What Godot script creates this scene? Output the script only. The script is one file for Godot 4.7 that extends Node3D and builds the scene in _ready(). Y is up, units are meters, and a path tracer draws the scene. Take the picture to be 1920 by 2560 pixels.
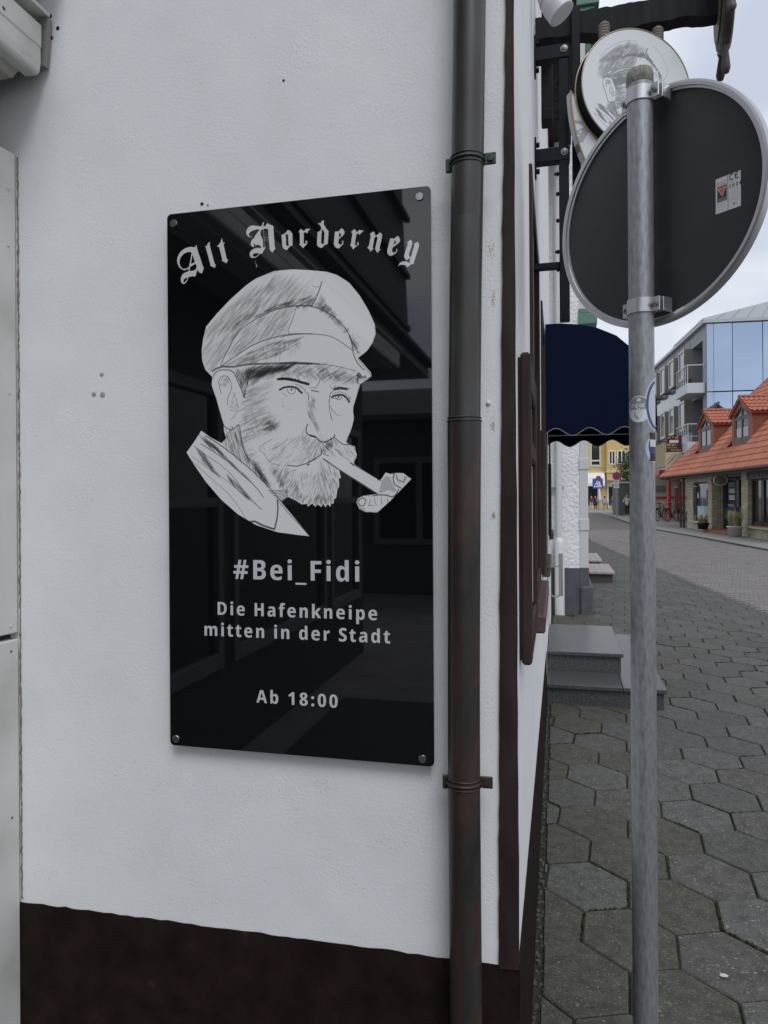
extends Node3D
# A pub corner in a small town street: sign board on a white wall, traffic sign seen from behind, street beyond.

class Shape:
	var st := SurfaceTool.new()
	var xf := Transform3D()
	func _init():
		st.begin(Mesh.PRIMITIVE_TRIANGLES)
	func v(p: Vector3, uv := Vector2.ZERO, g := 4294967295):
		st.set_smooth_group(g)
		st.set_uv(uv)
		st.add_vertex(xf * p)
	func tri(a: Vector3, b: Vector3, c: Vector3, g := 4294967295):
		v(a, Vector2(a.x, a.z), g); v(b, Vector2(b.x, b.z), g); v(c, Vector2(c.x, c.z), g)
	func quad(a: Vector3, b: Vector3, c: Vector3, d: Vector3, g := 4294967295, u0 := 0.0, u1 := 1.0, v0 := 1.0, v1 := 0.0):
		v(a, Vector2(u0, v0), g); v(b, Vector2(u0, v1), g); v(c, Vector2(u1, v1), g)
		v(a, Vector2(u0, v0), g); v(c, Vector2(u1, v1), g); v(d, Vector2(u1, v0), g)
	func box(c: Vector3, s: Vector3, b := Basis()):
		return bev(c, s, 0.0, b)
	func span(lo: Vector3, hi: Vector3, e := 0.0):
		return bev((lo + hi) / 2, (hi - lo).abs(), e)
	func bev(c: Vector3, s: Vector3, e := 0.004, b := Basis()):
		var h := s / 2
		var axes := [Vector3.RIGHT, Vector3.UP, Vector3.BACK]
		var hs := [h.x, h.y, h.z]
		for a in 3:
			for sg in [-1.0, 1.0]:
				var n: Vector3 = axes[a] * sg
				var u: Vector3 = axes[(a + 1) % 3]
				var w: Vector3 = axes[(a + 2) % 3] * sg
				var hu: float = hs[(a + 1) % 3] - e
				var hw: float = hs[(a + 2) % 3] - e
				var m: Vector3 = n * hs[a]
				# u x w = n, so clockwise from outside is -u-w, -u+w, +u+w, +u-w
				quad(c + b * (m - u * hu - w * hw), c + b * (m - u * hu + w * hw), c + b * (m + u * hu + w * hw), c + b * (m + u * hu - w * hw))
		if e > 0.0:
			for a in 3:
				var u: Vector3 = axes[(a + 1) % 3]
				var w: Vector3 = axes[(a + 2) % 3]
				var t: Vector3 = axes[a]
				var ht: float = hs[a] - e
				var hu: float = hs[(a + 1) % 3]
				var hw: float = hs[(a + 2) % 3]
				for su in [-1.0, 1.0]:
					for sw in [-1.0, 1.0]:
						var p: Vector3 = u * su * hu + w * sw * (hw - e)
						var q: Vector3 = u * su * (hu - e) + w * sw * hw
						if su * sw > 0:
							quad(c + b * (p - t * ht), c + b * (p + t * ht), c + b * (q + t * ht), c + b * (q - t * ht))
						else:
							quad(c + b * (q - t * ht), c + b * (q + t * ht), c + b * (p + t * ht), c + b * (p - t * ht))
			for sx in [-1.0, 1.0]:
				for sy in [-1.0, 1.0]:
					for sz in [-1.0, 1.0]:
						var px := Vector3(sx * h.x, sy * (h.y - e), sz * (h.z - e))
						var py := Vector3(sx * (h.x - e), sy * h.y, sz * (h.z - e))
						var pz := Vector3(sx * (h.x - e), sy * (h.y - e), sz * h.z)
						if sx * sy * sz > 0: tri(c + b * px, c + b * pz, c + b * py)
						else: tri(c + b * px, c + b * py, c + b * pz)
		return self
	func tube(pts: Array, r, seg := 10, closed := false, caps := true, squash := 1.0):
		var n := pts.size()
		var rings := []
		var u := Vector3.ZERO
		for i in n:
			var t: Vector3
			if closed: t = (pts[(i + 1) % n] - pts[(i + n - 1) % n]).normalized()
			elif i == 0: t = (pts[1] - pts[0]).normalized()
			elif i == n - 1: t = (pts[i] - pts[i - 1]).normalized()
			else: t = ((pts[i + 1] - pts[i]).normalized() + (pts[i] - pts[i - 1]).normalized()).normalized()
			if u == Vector3.ZERO:
				u = t.cross(Vector3.UP if absf(t.y) < 0.9 else Vector3.RIGHT).normalized()
			u = (u - t * u.dot(t)).normalized()
			var w := t.cross(u)
			var ring := []
			var rad: float = r[i] if r is Array else r
			for k in seg:
				var an := TAU * k / seg
				ring.append(pts[i] + u * cos(an) * rad + w * sin(an) * rad * squash)
			rings.append(ring)
		for i in (n if closed else n - 1):
			var j := (i + 1) % n
			for k in seg:
				var l := (k + 1) % seg
				quad(rings[i][k], rings[j][k], rings[j][l], rings[i][l], 0, k / float(seg), (k + 1) / float(seg), i / float(n), (i + 1) / float(n))
		if caps and not closed:
			for k in seg:
				var l := (k + 1) % seg
				tri(pts[n - 1], rings[n - 1][l], rings[n - 1][k])
				tri(pts[0], rings[0][k], rings[0][l])
		return self
	func cyl(a: Vector3, b: Vector3, r0: float, r1 := -1.0, seg := 16):
		return tube([a, b], [r0, r0 if r1 < 0 else r1], seg)
	func lathe(prof: Array, seg := 20, smooth := true):   # profile of Vector2(radius, height), upwards
		for i in prof.size() - 1:
			var p: Vector2 = prof[i]
			var q: Vector2 = prof[i + 1]
			for k in seg:
				var a := TAU * k / seg
				var c := TAU * (k + 1) / seg
				var d0 := Vector3(cos(a), 0, -sin(a))
				var d1 := Vector3(cos(c), 0, -sin(c))
				quad(d0 * p.x + Vector3(0, p.y, 0), d0 * q.x + Vector3(0, q.y, 0), d1 * q.x + Vector3(0, q.y, 0), d1 * p.x + Vector3(0, p.y, 0), 0 if smooth else i + 1)
		return self
	func prism(poly: PackedVector2Array, z0: float, z1: float, uvw := Rect2(0, 0, 1, 1), side_group := 4294967295):   # outline in x,y, extruded from z0 to z1 (z1 is the front)
		if Geometry2D.is_polygon_clockwise(poly):
			poly = poly.duplicate()
			poly.reverse()
		var ix := Geometry2D.triangulate_polygon(poly)
		for i in range(0, ix.size(), 3):
			var t := [poly[ix[i]], poly[ix[i + 1]], poly[ix[i + 2]]]
			if (t[1] - t[0]).cross(t[2] - t[0]) > 0: t.reverse()
			for p in t: v(Vector3(p.x, p.y, z1), uvof(p, uvw))
			t.reverse()
			for p in t: v(Vector3(p.x, p.y, z0), uvof(p, uvw))
		for i in poly.size():
			var p := poly[i]
			var q := poly[(i + 1) % poly.size()]
			var o := uvof(p, uvw)
			for a in [[p, z0], [p, z1], [q, z1], [p, z0], [q, z1], [q, z0]]: v(Vector3(a[0].x, a[0].y, a[1]), o, side_group)
		return self
	func uvof(p: Vector2, r: Rect2) -> Vector2:
		return Vector2((p.x - r.position.x) / r.size.x, 1.0 - (p.y - r.position.y) / r.size.y)
	func mesh() -> ArrayMesh:
		st.index()
		st.generate_normals()
		return st.commit()

var rng := RandomNumberGenerator.new()
var taken := {}
var mats := {}

func numbered(called: String) -> String:
	var k: int = taken.get(called, 0)
	taken[called] = k + 1
	return called if k == 0 else "%s_%03d" % [called, k]

func thing(called: String, label: String, category: String, at := Vector3.ZERO, turn := 0.0, group := "") -> Node3D:
	var o := Node3D.new()
	o.name = numbered(called)
	add_child(o)
	o.position = at
	o.rotation.y = turn
	tag(o, label, category, group)
	return o

func tag(o: Node, label: String, category: String, group := ""):
	o.set_meta("label", label)
	o.set_meta("category", category)
	if group: o.set_meta("group", group)
	return o

func put(called: String, mesh: Mesh, m: Material, parent: Node = self, at := Transform3D()) -> MeshInstance3D:
	var o := MeshInstance3D.new()
	o.name = numbered(called) if parent == self else called
	o.mesh = mesh
	o.material_override = m
	o.transform = at
	parent.add_child(o, true)
	return o

func obj(called: String, sh: Shape, m: Material, parent: Node = self) -> MeshInstance3D:
	return put(called, sh.mesh(), m, parent)

func struct(called: String, sh: Shape, m: Material) -> MeshInstance3D:
	var o := obj(called, sh, m)
	o.set_meta("kind", "structure")
	return o

func copy(o: Node3D, at: Vector3, turn: float, label := "") -> Node3D:
	var base := str(o.name)
	var r: Node3D = o.duplicate()
	r.name = numbered(base)
	add_child(r)
	r.position = at
	r.rotation.y = turn
	if label: r.set_meta("label", label)
	return r

# ---------- materials
func mat(lin: Color, rough := 0.7, metal := 0.0, spec := 0.5) -> StandardMaterial3D:
	var m := StandardMaterial3D.new()
	m.albedo_color = lin.linear_to_srgb()
	m.roughness = rough
	m.metallic = metal
	m.metallic_specular = spec
	return m

func grey(v: float, rough := 0.7) -> StandardMaterial3D:
	return mat(Color(v, v, v), rough)

func noise_image(n: int, freq: float, octaves: int, sd: int, kind := FastNoiseLite.TYPE_SIMPLEX_SMOOTH) -> Image:
	var f := FastNoiseLite.new()
	f.noise_type = kind
	f.seed = sd
	f.frequency = freq
	f.fractal_type = FastNoiseLite.FRACTAL_FBM if octaves > 1 else FastNoiseLite.FRACTAL_NONE
	f.fractal_octaves = octaves
	var im := f.get_seamless_image(n, n)
	im.convert(Image.FORMAT_L8)
	return im

func ramp(im: Image, stops: Array) -> ImageTexture:   # stops of [grey 0..1, linear Color]
	var lut := []
	for i in 256:
		var g := i / 255.0
		var c: Color = stops[0][1]
		for k in stops.size() - 1:
			if g >= stops[k][0]:
				c = (stops[k][1] as Color).lerp(stops[k + 1][1], clampf((g - stops[k][0]) / (stops[k + 1][0] - stops[k][0]), 0, 1))
		var s := c.linear_to_srgb()
		lut.append([int(clampf(s.r, 0, 1) * 255), int(clampf(s.g, 0, 1) * 255), int(clampf(s.b, 0, 1) * 255)])
	var d := im.get_data()
	var o := PackedByteArray()
	o.resize(d.size() * 3)
	for i in d.size():
		var l: Array = lut[d[i]]
		o[i * 3] = l[0]
		o[i * 3 + 1] = l[1]
		o[i * 3 + 2] = l[2]
	var r := Image.create_from_data(im.get_width(), im.get_height(), false, Image.FORMAT_RGB8, o)
	r.generate_mipmaps()
	return ImageTexture.create_from_image(r)

func tri_mat(tex: Texture2D, period: float, rough := 0.8, bump: Texture2D = null, depth := 0.0, tint := Color(1, 1, 1)) -> StandardMaterial3D:
	var m := StandardMaterial3D.new()
	m.albedo_color = tint.linear_to_srgb()
	m.albedo_texture = tex
	m.roughness = rough
	m.uv1_triplanar = true
	m.uv1_world_triplanar = true
	m.uv1_scale = Vector3.ONE / period
	if bump:
		m.heightmap_enabled = true
		m.heightmap_texture = bump
		m.heightmap_scale = depth
	return m

func tex(im: Image) -> ImageTexture:
	im.generate_mipmaps()
	return ImageTexture.create_from_image(im)
# print on the sign board, traced in tenths of a millimetre from its top left corner
const GLYPHS := [[[782,807,795,826,798,885,962,1364,981,1389,925,1520,846,1477,818,1422,788,1467,759,1573,652,1567,581,1575,561,1588,548,1629,522,1679,476,1723,437,1740,399,1720,366,1666,360,1601,380,1532,433,1477,511,1448,569,1436,578,1362,524,1391,452,1402,381,1372,317,1307,275,1227,263,1143,279,1061,332,971,404,907,501,863,592,848,657,848,721,866,760,852],[656,984,591,964,513,974,435,1005,370,1070,331,1149,330,1232,362,1305,420,1364,485,1369,550,1346,582,1325,616,1186],[681,1037,742,1221,693,1246,635,1256],[615,1330,744,1275,770,1277,786,1331,780,1378,743,1416,692,1431,599,1430],[542,1584,522,1638,483,1682,444,1702,429,1677,438,1637,473,1599]],
	[[1020,848,1067,870,1074,823,1100,791,1155,775,1138,812,1138,847,1268,1321,1300,1330,1265,1418,1217,1381,1151,1354,1154,1323]],
	[[1460,703,1490,825,1538,821,1502,864,1585,1227,1623,1237,1575,1329,1516,1285,1453,1256,1465,1216,1385,917,1322,897,1373,864,1424,804]],
	[[2525,429,2550,434,2534,536,2586,518,2632,460,2708,508,2784,539,2817,1058,2844,1074,2802,1114,2758,1169,2716,1134,2688,1086,2646,607,2585,587,2524,593,2474,617,2455,667,2461,736,2492,785,2522,869,2523,984,2514,1029,2551,1021,2572,1012,2572,1052,2530,1113,2495,1179,2439,1166,2408,1203,2346,1244,2272,1260,2210,1243,2176,1188,2180,1124,2224,1065,2298,1032,2385,1028,2471,1036,2478,1008,2435,970,2373,947,2324,965,2299,911,2284,915,2281,949,2301,1000,2249,987,2215,960,2204,919,2219,851,2257,803,2300,778,2313,733,2363,680,2438,596,2376,584,2265,601,2202,630,2159,672,2171,731,2208,746,2251,736,2214,760,2158,747,2109,696,2088,642,2103,574,2141,520,2203,485,2278,481,2377,503,2463,523,2494,503],[2421,1161,2384,1201,2322,1230,2272,1225,2256,1189,2279,1157,2335,1147]],
	[[2987,777,3042,759,3096,730,3145,669,3205,695,3263,770,3263,1049,3215,1055,3166,1091,3129,1142,3087,1135,3033,1095,3009,1053],[3096,762,3150,784,3166,1051,3124,1041,3100,1016]],
	[[3480,672,3530,728,3554,730,3596,689,3709,695,3649,751,3628,800,3589,768,3551,770,3541,809,3539,1013,3563,1032,3593,1018,3581,977,3606,959,3629,976,3620,1043,3575,1084,3523,1138,3479,1086,3429,1042,3443,1026,3443,765,3410,744]],
	[[4037,525,4034,619,4094,725,4152,794,4129,1093,4082,1097,4034,1120,3996,1166,3958,1167,3911,1144,3869,1100,3864,1063,3881,812,3867,792,3924,780,3962,748,3976,704,3958,657,3925,617,3892,587,3958,589,3982,546],[3988,737,4028,777,4051,820,4032,1079,3987,1075,3967,1046]],
	[[4303,818,4394,818,4465,753,4506,784,4538,841,4529,894,4486,935,4411,990,4392,1024,4382,1077,4401,1115,4438,1132,4475,1113,4490,1087,4471,1059,4490,1038,4513,1072,4499,1124,4456,1165,4400,1215,4344,1203,4297,1163,4274,1111,4295,889],[4415,842,4449,895,4451,922,4393,970]],
	[[4771,802,4803,832,4821,878,4849,863,4891,834,5001,865,4932,907,4894,953,4876,920,4839,911,4816,940,4782,1142,4791,1174,4818,1190,4846,1166,4828,1129,4851,1104,4874,1133,4865,1177,4818,1208,4781,1227,4742,1272,4707,1215,4666,1158,4689,1124,4724,895,4692,865]],
	[[5218,897,5254,940,5264,991,5294,999,5377,933,5428,987,5417,1086,5363,1300,5373,1321,5392,1332,5342,1367,5313,1403,5286,1352,5259,1310,5320,1047,5284,1018,5248,1049,5205,1255,5222,1298,5178,1327,5152,1365,5127,1307,5076,1258,5112,1226,5161,991,5135,953]],
	[[5615,1093,5712,1107,5786,1053,5828,1096,5848,1158,5827,1205,5781,1240,5679,1300,5656,1357,5663,1403,5703,1426,5749,1406,5760,1382,5745,1361,5765,1343,5782,1369,5769,1417,5718,1457,5637,1499,5586,1480,5548,1426,5544,1357,5578,1231],[5722,1140,5753,1198,5690,1256]],
	[[6088,1161,6119,1204,6124,1244,6108,1321,6041,1502,6061,1543,6090,1566,6168,1317,6178,1288,6159,1267,6254,1227,6281,1288,6278,1337,6159,1690,6164,1712,6089,1728,6013,1783,5978,1743,5918,1718,5858,1712,5822,1719,5805,1752,5799,1727,5838,1666,5899,1639,5969,1643,6029,1673,6057,1696,6065,1632,6080,1580,6040,1591,6000,1621,5960,1593,5933,1531,5951,1464,6013,1282,6023,1244,5994,1216,6044,1197]]]
const FINE := [[7,2530,593,2555,849,2566,1011],[4,2555,800,2663,800],[4,2559,863,2667,860],[10,2315,1327,2321,1351],[13,2330,1386,2351,1434,2363,1464,2338,1479]]
const SILHOUETTE := [906,3389,949,3097,1031,2808,1313,2515,1673,2195,2069,1898,2344,1739,2577,1669,2808,1606,3191,1596,3681,1657,4091,1728,4349,1821,4641,2022,4892,2341,5106,2707,5247,3031,5263,3241,5189,3445,5043,3627,4843,3765,4951,3883,5147,4121,5157,4208,5055,4273,4892,4362,4817,4609,4724,4884,4715,4989,4740,5130,4683,5372,4590,5578,4553,5682,4607,5736,4752,5793,4769,5881,4804,5986,4786,6056,4730,6141,4741,6204,4705,6182,5338,6579,5410,6505,5465,6396,5571,6426,5677,6415,5889,6420,5993,6501,6069,6554,5565,7059,5270,7314,4991,7301,4847,7223,4783,7083,4820,6979,4958,6919,5264,6892,4375,6335,4389,6412,4417,6500,4362,6534,4372,6692,4323,6796,4296,6971,4244,7005,4228,7110,4177,7092,4154,7179,4088,7115,4043,7185,3970,7107,3940,7184,3840,7122,3784,7175,3710,7096,3605,7172,3579,7108,3448,7117,3335,7045,3223,6990,3110,6945,2938,7057,3032,7165,3332,7488,3648,7861,3367,7836,2837,7770,2300,7605,1834,7349,1402,6999,1006,6572,687,6143,486,5842,690,5590,886,5321,1134,5495,1412,5632,1492,5562,1532,5508,1473,5324,1474,5178,1377,4882,1260,4511,1162,4213,1183,4030,1004,3855,925,3648]
const SMUDGE := [5479,6484,5563,6500,5632,6652,5728,6817,5686,6844,5532,6800,5362,6865,5306,6837,5364,6701,5379,6592]
const STROKES := [[8,60,1049,2738,1184,2554,1528,2231,1887,1981,2187,1798,2558,1682,2925,1602,3288,1609],
	[13,90,1403,3774,1499,3571,1633,3353,1728,3168,1880,2970,2105,2829,2366,2692,2698,2562,3009,2482,3281,2469,3461,2469,3745,2496],
	[13,90,3356,2474,3497,2470,3621,2484,3729,2510,3883,2558,4066,2652,4248,2768,4399,2903,4549,3080,4631,3216,4682,3335,4756,3470,4867,3665],
	[15,95,3980,1944,3948,2058,3886,2214,3807,2369,3713,2509],
	[8,70,3748,2027,3841,2067,3941,2057],
	[9,80,3364,2482,3309,2581,3268,2741,3197,2898,3141,3027,3164,3102,3226,3129],
	[12,75,2943,3184,3100,3150,3335,3136,3569,3137,3801,3157,4031,3190,4183,3230,4335,3312,4470,3401,4605,3504,4710,3583],
	[14,85,1422,3793,1612,3665,1895,3508,2176,3352,2454,3250,2730,3182,3004,3140,3276,3116,3740,3147],
	[14,85,4623,3215,4697,3408,4710,3568,4754,3744,4827,3879,4931,4000,4997,4054],
	[9,70,4843,3779,4963,3714,5084,3592],
	[8,50,4272,1786,4499,1900,4723,2108,4916,2355,5092,2671,5238,2998,5258,3172,5204,3398,5084,3592],
	[27,80,2938,3791,3252,3790,3563,3820,3933,3863],
	[10,70,3933,3856,4329,3930,4781,4056],
	[32,75,1175,3901,1289,3838,1460,3795,1724,3819,2098,3779,2358,3777,2908,3792,3734,3843],
	[8,70,4836,3785,4976,3959,5138,4170,5137,4213,4898,4301],
	[63,80,4817,4123,4899,4200],
	[36,70,4869,4227,5033,4200],
	[27,70,4825,4153,4830,4369],
	[14,90,1209,4016,1267,3936,1382,3875,1530,3875,1661,3898,1758,3963,1854,4179,1950,4378,2013,4576,2046,4413,2112,4177,2195,3897],
	[9,80,1166,4249,1167,4128,1209,4016],
	[12,90,1174,4279,1279,4557,1392,4939,1456,5168,1504,5245,1634,5318,1699,5320,1716,5268,1667,5244],
	[14,90,1716,5321,1797,5256,1846,5205,1887,5222,1910,5365,1941,5561,1972,5756,2035,5907,2163,6082],
	[9,85,1420,4443,1379,4305,1348,4167,1398,4064,1480,4016,1578,4036,1659,4138,1690,4305,1657,4424,1591,4541,1582,4661,1598,4745],
	[8,70,1738,4428,1802,4581,1858,4764,1849,4883,1767,5000,1669,5086],
	[9,60,1472,5229,1487,5395,1420,5633],
	[11,70,1651,5326,1568,5488,1420,5633],
	[9,60,1537,5291,1568,5413,1486,5575],
	[31,95,2905,4422,3016,4368,3142,4353,3267,4366,3360,4400,3422,4470,3483,4524],
	[8,75,3110,4403,3117,4462,3172,4516,3234,4531,3289,4507,3313,4450,3290,4397],
	[36,95,3204,4419,3229,4432],
	[29,95,4190,4646,4281,4606,4388,4590,4493,4609,4568,4678,4635,4782],
	[8,75,4289,4621,4304,4665,4364,4705,4432,4672,4445,4621],
	[36,95,4354,4632,4375,4646],
	[8,70,4190,4660,4281,4672,4371,4705,4447,4672],
	[10,80,3314,4303,3438,4353,3531,4424,3569,4506,3630,4539],
	[8,70,4221,4574,4297,4535,4403,4525,4509,4559,4599,4622,4643,4725,4651,4639],
	[12,80,3630,4553,3640,4693],
	[8,80,3926,4181,3887,4310,3809,4416,3670,4394],
	[15,90,3701,4461,3793,4481,3885,4503],
	[17,90,3609,5240,3578,5320,3569,5436,3630,5497,3723,5522,3815,5555,3875,5622,3967,5676,4074,5665,4196,5604,4258,5563,4273,5498],
	[31,90,3661,5506,3799,5550],
	[14,90,4258,5570,4363,5668,4483,5744,4619,5749],
	[10,85,4237,4503,4168,4557,4136,4730,4149,4949,4178,5066,4215,5184],
	[8,80,4165,4848,4232,4967,4353,5074],
	[7,40,4353,5074,4474,5057],
	[8,70,4871,4375,4809,4617,4724,4887,4736,5190,4651,5447,4544,5659,4574,5733,4723,5795,4767,5883,4804,5985,4735,6112,4742,6199],
	[8,60,2984,4485,3046,4532,3108,4587],
	[7,50,2942,4786,3020,4834],
	[6,30,3090,4874,3169,4899,3262,4889],
	[6,40,2967,4603,3012,4811],
	[8,60,3397,5533,3475,5477,3539,5333],
	[9,70,2721,5805,2926,5723,3124,5568],
	[7,60,2753,5755,2896,5656],
	[8,60,3179,5599,3226,5542],
	[8,60,3194,5644,3413,5526],
	[9,60,4645,6167,4719,6227],
	[23,92,2844,4167,3018,4132],
	[23,92,2931,4173,3096,4138],
	[23,92,3017,4182,3175,4149],
	[23,92,3104,4194,3253,4164],
	[23,92,3190,4209,3331,4184],
	[23,92,3276,4227,3408,4207],
	[23,92,3361,4248,3486,4257],
	[23,92,3447,4271,3563,4289],
	[23,92,3532,4298,3640,4327],
	[40,95,2876,4166,3049,4163,3253,4189],
	[41,92,3112,4174,3330,4220,3470,4267,3609,4299,3655,4327],
	[38,92,4260,4463,4374,4434,4480,4449,4585,4469],
	[12,85,4237,4488,4298,4382],
	[12,85,4294,4486,4356,4394],
	[12,85,4352,4485,4413,4405],
	[12,85,4410,4484,4471,4417],
	[12,85,4467,4482,4528,4429],
	[12,85,4525,4481,4585,4440],
	[12,85,4582,4479,4642,4452],
	[9,70,4154,4360,4207,4436,4260,4453],
	[16,85,3087,6197,3337,6225,3539,6172,3725,6089,3941,5964,3935,5819],
	[11,80,3935,5819,3972,5936,4124,5999],
	[9,70,2730,5566,2507,5685,2403,5756,2410,5831,2521,5915,2600,6044,2726,6151,2914,6200],
	[7,70,2491,5744,2522,5812],
	[27,80,3585,6202,3647,6175],
	[23,70,3601,6144,3818,6048],
	[9,70,3321,6298,3101,6381],
	[12,85,4640,6168,4954,6348,5365,6591],
	[19,90,3985,6059,4348,6306,4837,6608,5291,6892],
	[11,85,5273,6576,5394,6496,5480,6388,5578,6425,5676,6434],
	[15,90,5690,6421,5654,6502,5653,6597,5688,6680,5841,6765],
	[13,90,5732,6463,5738,6558,5898,6630,5927,6494],
	[17,90,5177,6931,5319,6906,5489,6915,5615,6958,5699,6926,5778,6791],
	[13,90,4934,6968,4848,7022,4832,7105,4889,7161,4961,7148,5012,7025,4934,6968],
	[9,75,5205,6973,5218,7055,5253,7145],
	[9,75,5368,6961,5374,7126],
	[9,75,5513,6991,5522,7087],
	[9,75,5112,7012,5104,7081,5068,7149,5132,7143,5203,7165],
	[9,75,4889,7202,4982,7233],
	[9,75,5751,6606,5814,6635],
	[9,75,5962,6509,5947,6570],
	[9,70,4804,7077,4834,6981,4949,6920,5177,6931],
	[9,70,4804,7090,4889,7243,5031,7300,5287,7303],
	[20,90,4654,6175,4740,6226],
	[15,90,978,5446,1222,5577,1486,5748,1770,5958,2159,6270,2437,6516,2734,6821,2902,7002,3650,7857],
	[12,85,865,5636,1176,5819,1572,6074,1876,6344,2135,6550,2349,6755,2498,6957],
	[9,75,685,5682,997,5916,1351,6129,1657,6379,1917,6686,2175,6972,2431,7235],
	[9,65,615,6048,906,6280,1259,6593,1566,6821,1740,7026,1913,7249,2063,7491],
	[23,90,2838,7002,2858,7200,2835,7438,2769,7695],
	[29,90,2128,7532,2257,7513,2471,7614,2769,7705],
	[11,80,2870,7042,3152,7362,3402,7601,3629,7847],
	[13,70,2923,7042,3114,6946],
	[9,60,616,5925,1062,6243,1481,6496,1873,6786,2218,7052,2453,7235],
	[11,70,2606,6789,3105,6778],
	[11,70,2648,6830,3104,6806],
	[11,70,2691,6870,3104,6833],
	[11,70,2733,6911,3104,6861],
	[11,70,2775,6951,3104,6889],
	[11,70,2817,6991,3103,6916],
	[11,70,2859,7032,3103,6944]]
const HATCHES := [[-48,170,550,50,13,1031,2881,2068,2007,2807,1779,3865,2046,3711,2496,2878,2505,2336,2681,1904,2978,1424,3787,1144,3918,926,3501],
	[-46,120,450,12,35,1031,2881,2068,2007,2807,1779,3865,2046,3711,2496,2878,2505,2336,2681,1904,2978,1424,3787,1144,3918,926,3501],
	[-42,50,300,40,25,1350,2977,2027,2295,2729,1880,3112,1948,2338,2536,1666,3217],
	[-20,50,260,40,40,2259,2676,2879,2397,3713,2265,3825,2398,3711,2496,2878,2487,2570,2590],
	[-45,80,400,40,17,1544,3684,1904,2978,2569,2662,3297,2500,3181,2814,3102,3095,2487,3270,1782,3553],
	[-47,60,400,10,40,1544,3684,1904,2978,2569,2662,3297,2500,3181,2814,3102,3095,2487,3270,1782,3553],
	[-22,90,350,30,30,1504,3755,2018,3531,2564,3311,3480,3210,3328,3396,2870,3582,2251,3762],
	[-88,60,220,9,50,2173,3685,2564,3347,3480,3227,3403,3472,2869,3690],
	[-38,60,200,40,30,4630,3198,4844,3702,4810,3420,3863,2224,3973,2445,3787,2466,4230,2783],
	[58,50,280,10,35,3975,2233,4880,3704,4593,3196,3787,2466],
	[78,60,220,20,55,1758,3903,2195,3883,2112,4177,2013,4531,1886,4225],
	[-32,110,320,32,33,2172,3866,3849,3854,4876,4158,4820,4330,4217,4228,3698,4130,2866,4049,2130,4335],
	[50,80,260,10,50,2328,3839,3849,3854,4876,4158,4820,4330,3846,4244,3094,4097],
	[-28,70,400,50,45,2133,3864,3324,3860,2866,4013,2170,4120],
	[-24,120,300,30,20,2051,4367,2789,4116,2553,4716,2894,5340,2393,5538,1924,5703,1970,4835],
	[-26,90,300,10,40,2051,4367,2710,4328,2553,4716,2932,5342,2392,5574,1924,5703,1970,4835],
	[62,60,260,10,35,2010,4691,2477,4604,2894,5340,2315,5571,1925,5558],
	[-26,30,200,50,30,2397,4961,2933,5199,2855,5411,2472,5325],
	[74,120,300,20,35,1443,5625,1664,5349,1883,5337,2011,5784,2182,6070,2523,6518,2776,6802,2522,6618,2159,6250,1748,5937],
	[-15,60,200,10,40,1926,5419,2227,5831,2524,6359,2734,6761,2437,6477,2095,6028],
	[60,40,300,40,30,2095,6028,2311,6114,2650,6640,2522,6618],
	[55,50,280,35,28,730,5745,997,5936,1305,6351,1481,6496,1173,6327,951,6118],
	[52,50,280,30,28,1569,6417,1874,6666,2218,7052,1959,6888,1656,6601],
	[47,70,340,30,30,866,5463,1265,5700,1572,6013,2307,6674,1919,6365,1396,5947,1043,5673],
	[-30,60,100,10,30,3792,4612,3667,4767,3619,5029,3816,5387,3968,5567,3908,5376,3758,5005,3806,4744],
	[62,40,260,14,30,3792,4612,3667,4767,3619,5029,3816,5387,3968,5567,3908,5376,3758,5005,3806,4744],
	[35,14,120,9,60,1364,4138,1430,4051,1562,4043,1643,4137,1658,4214,1527,4312,1412,4367],
	[-55,14,120,9,60,1364,4138,1430,4051,1562,4043,1643,4137,1658,4214,1527,4312,1412,4367],
	[35,14,120,8,50,1738,4458,1850,4763,1833,4883,1718,4968,1638,4814,1655,4635],
	[-60,14,120,8,50,1738,4458,1850,4763,1833,4883,1718,4968,1638,4814,1655,4635],
	[-40,70,260,10,55,2544,5903,2853,5697,3574,5472,3908,5678,3924,5943,3531,6144,3077,6239,2697,6086],
	[-60,40,220,10,60,3461,5504,3927,5661,3924,5943,3644,6077],
	[50,34,240,11,60,3945,5679,4205,5600,4607,5736,4769,5881,4768,6038,4676,6157,4348,6061,4017,5946],
	[60,26,160,16,70,3964,5680,4242,5619,4203,5776,3999,5910],
	[-58,130,170,9,60,2657,6211,3077,6275,3302,6529,3448,7099,3110,6917,2884,6592],
	[-68,130,170,9,50,3077,6311,3828,6399,4043,7178,3448,7099],
	[70,110,180,10,60,3942,6085,4363,6377,4373,6552,4266,7005,4044,7143,3827,6470],
	[-75,60,140,14,55,3224,6883,4230,6900,4192,7110,3747,7104,3373,7045],
	[-70,40,180,13,60,2657,6300,2924,6378,3148,6882,2922,6664]]

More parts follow.
